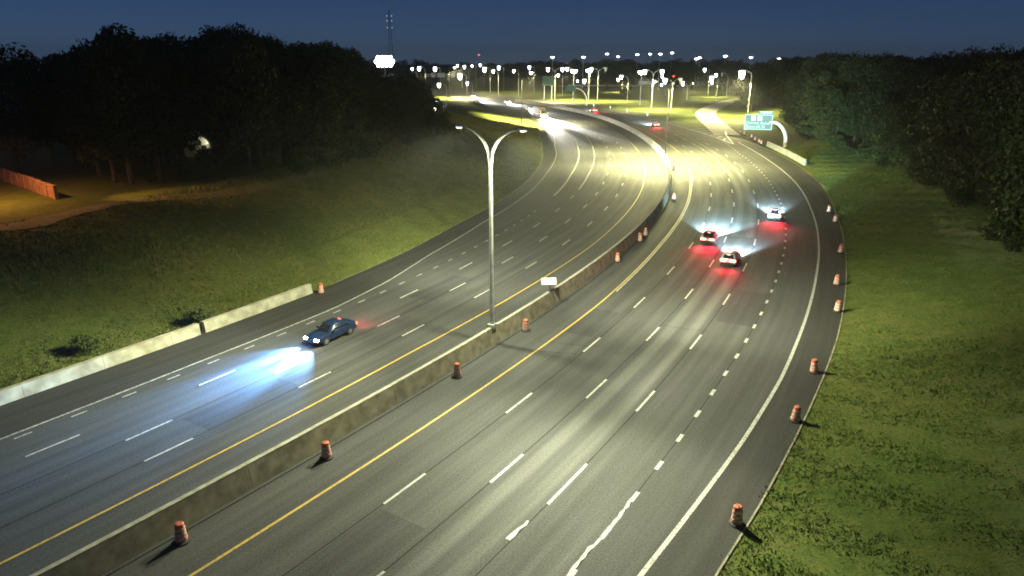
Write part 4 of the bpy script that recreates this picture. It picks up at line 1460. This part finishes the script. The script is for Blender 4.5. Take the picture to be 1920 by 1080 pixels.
SKY_R = tab((1380, 118), (1430, 112), (1490, 104), (1550, 100), (1600, 108), (1650, 100), (1700, 115), (1760, 100), (1830, 96), (1900, 92), (2100, 80))
LAB_R = 'leafy tree in the dark wood on the right bank'
GRP_R = 'trees of the dark wood on the right bank'
for row in range(5):
    for s in np.arange(38, 330, 8.0):
        base_o = 47 + max(0, s - 180) * 0.12 + max(0, s - 250) * 0.5
        o_ = base_o + row * 9 + rng.uniform(-3, 3)
        q = at(s + rng.uniform(-3, 3), o_)
        d = q.y * math.cos(TH) + 17 * math.sin(TH)
        px = 960 + F * q.x / d
        if px < 1385 or px > 2080: continue
        H_ = top_height(q.x, q.y, float(SKY_R(px)) + rng.uniform(-3, 12) + (row == 0) * rng.uniform(15, 70))
        H_ = min(max(H_, 6), 25)
        k = rng.randrange(5)
        plant(protos[k], q.x, q.y, H_, BH[k], LAB_R, 'tree', GRP_R, min(1.35, max(0.8, 17 / H_)))
        cnt += 1
for row in range(3):
    for yy in np.arange(322, 470, 9.0):
        xx = float(np.interp(yy, ramp_pts[:, 1], ramp_pts[:, 0])) + 20 + row * 10 + rng.uniform(-2, 3)
        d = yy * math.cos(TH) + 17 * math.sin(TH)
        px = 960 + F * xx / d
        H_ = min(24, max(8, top_height(xx, yy, float(SKY_R(px)) + rng.uniform(0, 14) + (row == 0) * 12)))
        k = rng.randrange(5)
        plant(protos[k], xx, yy, H_, BH[k], 'leafy tree at the end of the right wood beside the exit ramp', 'tree', 'trees beside the exit ramp', 1.0)
for s in np.arange(40, 300, 4.0):
    q = at(s, 43.5 + max(0, s - 180) * 0.12 + max(0, s - 250) * 0.5 + rng.uniform(-1.5, 3))
    k = rng.randrange(3)
    plant(shrubs[k], q.x, q.y, rng.uniform(1.5, 4.0), SH[k], 'leafy shrub along the foot of the right wood', 'shrub', 'shrubs along the right wood', 1.2)
# single plants
for px, py, z, hh, lab in ((160, 655, 0.6, 1.5, 'green weed bush leaning over the long left wall'), (372, 603, 0.4, 1.6, 'dark weed bush growing in the gap of the left walls'), (1172, 183, 0, 5, 'low lit bush in the middle of the far infield')):
    q = P(px, py, z)
    plant(shrubs[1], q.x, q.y, hh, 2.2, lab, 'shrub', None, 0.9)
# far tree lines on the horizon
for i, px in enumerate(np.arange(700, 1500, 14.0)):
    Y = 700 + rng.uniform(-40, 160) if px < 1130 else 660 + rng.uniform(-20, 120)
    q = PZ(px + rng.uniform(-5, 5), 112, Y)
    H_ = top_height(q.x, q.y, 112 + rng.uniform(-4, 10) + (8 if 800 < px < 1000 else 0))
    k = rng.randrange(5)
    plant(protos[k], q.x, q.y, min(28, max(9, H_)), BH[k], 'dark tree in the row along the far skyline', 'tree', 'trees of the far skyline', 1.5)
for px, py, Y, hh in ((1140, 112, 560, 0), (1165, 118, 560, 0), (1185, 126, 560, 0), (1270, 112, 570, 0), (1300, 122, 560, 0), (1370, 120, 520, 0), (1385, 135, 470, 0), (1350, 118, 560, 0), (1330, 125, 560, 0)):
    q = PZ(px, py, Y)
    k = rng.randrange(5)
    plant(protos[k], q.x, q.y, q.z - hz(q.x, q.y), BH[k], 'rounded dark tree standing behind the infield lamps', 'tree', 'trees behind the infield', 1.2)


# ------------------------------------------------------------------ grass
def blades(n, s_rng, o_rng, hgt, wid, seed, matname, name, label, left=False):
    r = np.random.default_rng(seed)
    s = s_rng[0] + (s_rng[1] - s_rng[0]) * r.random(n) ** 1.7
    o = o_rng[0] + (o_rng[1] - o_rng[0]) * r.random(n)
    base = PAVE_L(s) if left else np.maximum(PAVE_R(s), RISE_R(s))
    o = base - o if left else base + o
    cx, cy = np.interp(s, SS, CX), np.interp(s, SS, CY)
    tx, ty = np.interp(s, SS, TX), np.interp(s, SS, TY)
    x, y = cx + ty * o, cy - tx * o
    z = hz_so(s, o, x, y)
    clump = 0.55 + 0.9 * (0.5 + 0.5 * np.sin(x * 0.9 + 2 * np.sin(y * 0.7)) * np.sin(y * 1.1 + x * 0.3)) * r.random(n)
    patch = np.sin(x * 0.23 + 1.7 * np.sin(y * 0.13)) + np.sin(y * 0.19 - x * 0.11 + 2) + r.normal(0, 0.5, n)
    clump = clump * np.clip(0.8 + 0.25 * patch, 0.35, 1.3)
    scale = (1 + 0.004 * np.clip(s - 40, 0, 300))
    out = []
    for k in range(3):
        a = r.random(n) * 6.283
        w = wid * (0.6 + 0.8 * r.random(n)) * scale
        h = hgt * clump * (0.6 + 0.8 * r.random(n)) * scale
        jx, jy = r.normal(0, 0.1, n) * scale, r.normal(0, 0.1, n) * scale
        dx, dy = np.cos(a) * w, np.sin(a) * w
        lx, ly = r.normal(0, 0.35, n) * h, r.normal(0, 0.35, n) * h
        out.append(np.stack([np.stack([x + jx - dx, y + jy - dy, z - 0.03], -1), np.stack([x + jx + dx, y + jy + dy, z - 0.03], -1),
                             np.stack([x + jx + lx, y + jy + ly, z + h], -1)], 1).reshape(-1, 3))
    o_ = link(name, quads_mesh(name, np.concatenate(out), matname, 3))
    tag(o_, label, 'grass', kind='stuff')


blades(110000, (12, 200), (-0.15, 24), 0.115, 0.045, 3, 'blades', 'mown_grass', 'short green grass on the right verge')
blades(60000, (10, 260), (0.4, 36), 0.3, 0.07, 4, 'weeds', 'rough_grass', 'rough olive grass and weeds on the left bank', True)
blades(46000, (24, 200), (0.1, 9), 0.12, 0.05, 5, 'blades', 'verge_grass', 'greener mown strip beside the left road edge', True)


# ------------------------------------------------------------------ humid night air
hm = bpy.data.materials.new('night_air')
hm.use_nodes = True
hn = hm.node_tree
hn.nodes.remove(hn.nodes['Principled BSDF'])
pv = hn.nodes.new('ShaderNodeVolumePrincipled')
pv.inputs['Color'].default_value = (0.93, 0.96, 1.0, 1)
pv.inputs['Density'].default_value = 0.00018
pv.inputs['Anisotropy'].default_value = 0.4
hn.links.new(pv.outputs['Volume'], hn.nodes['Material Output'].inputs['Volume'])
M['night_air'] = hm
tag(MB().box((0, 900, 29), (3900, 3900, 62)).build('haze', 'night_air'), 'thin humid haze hanging in the night air', 'haze', kind='stuff')
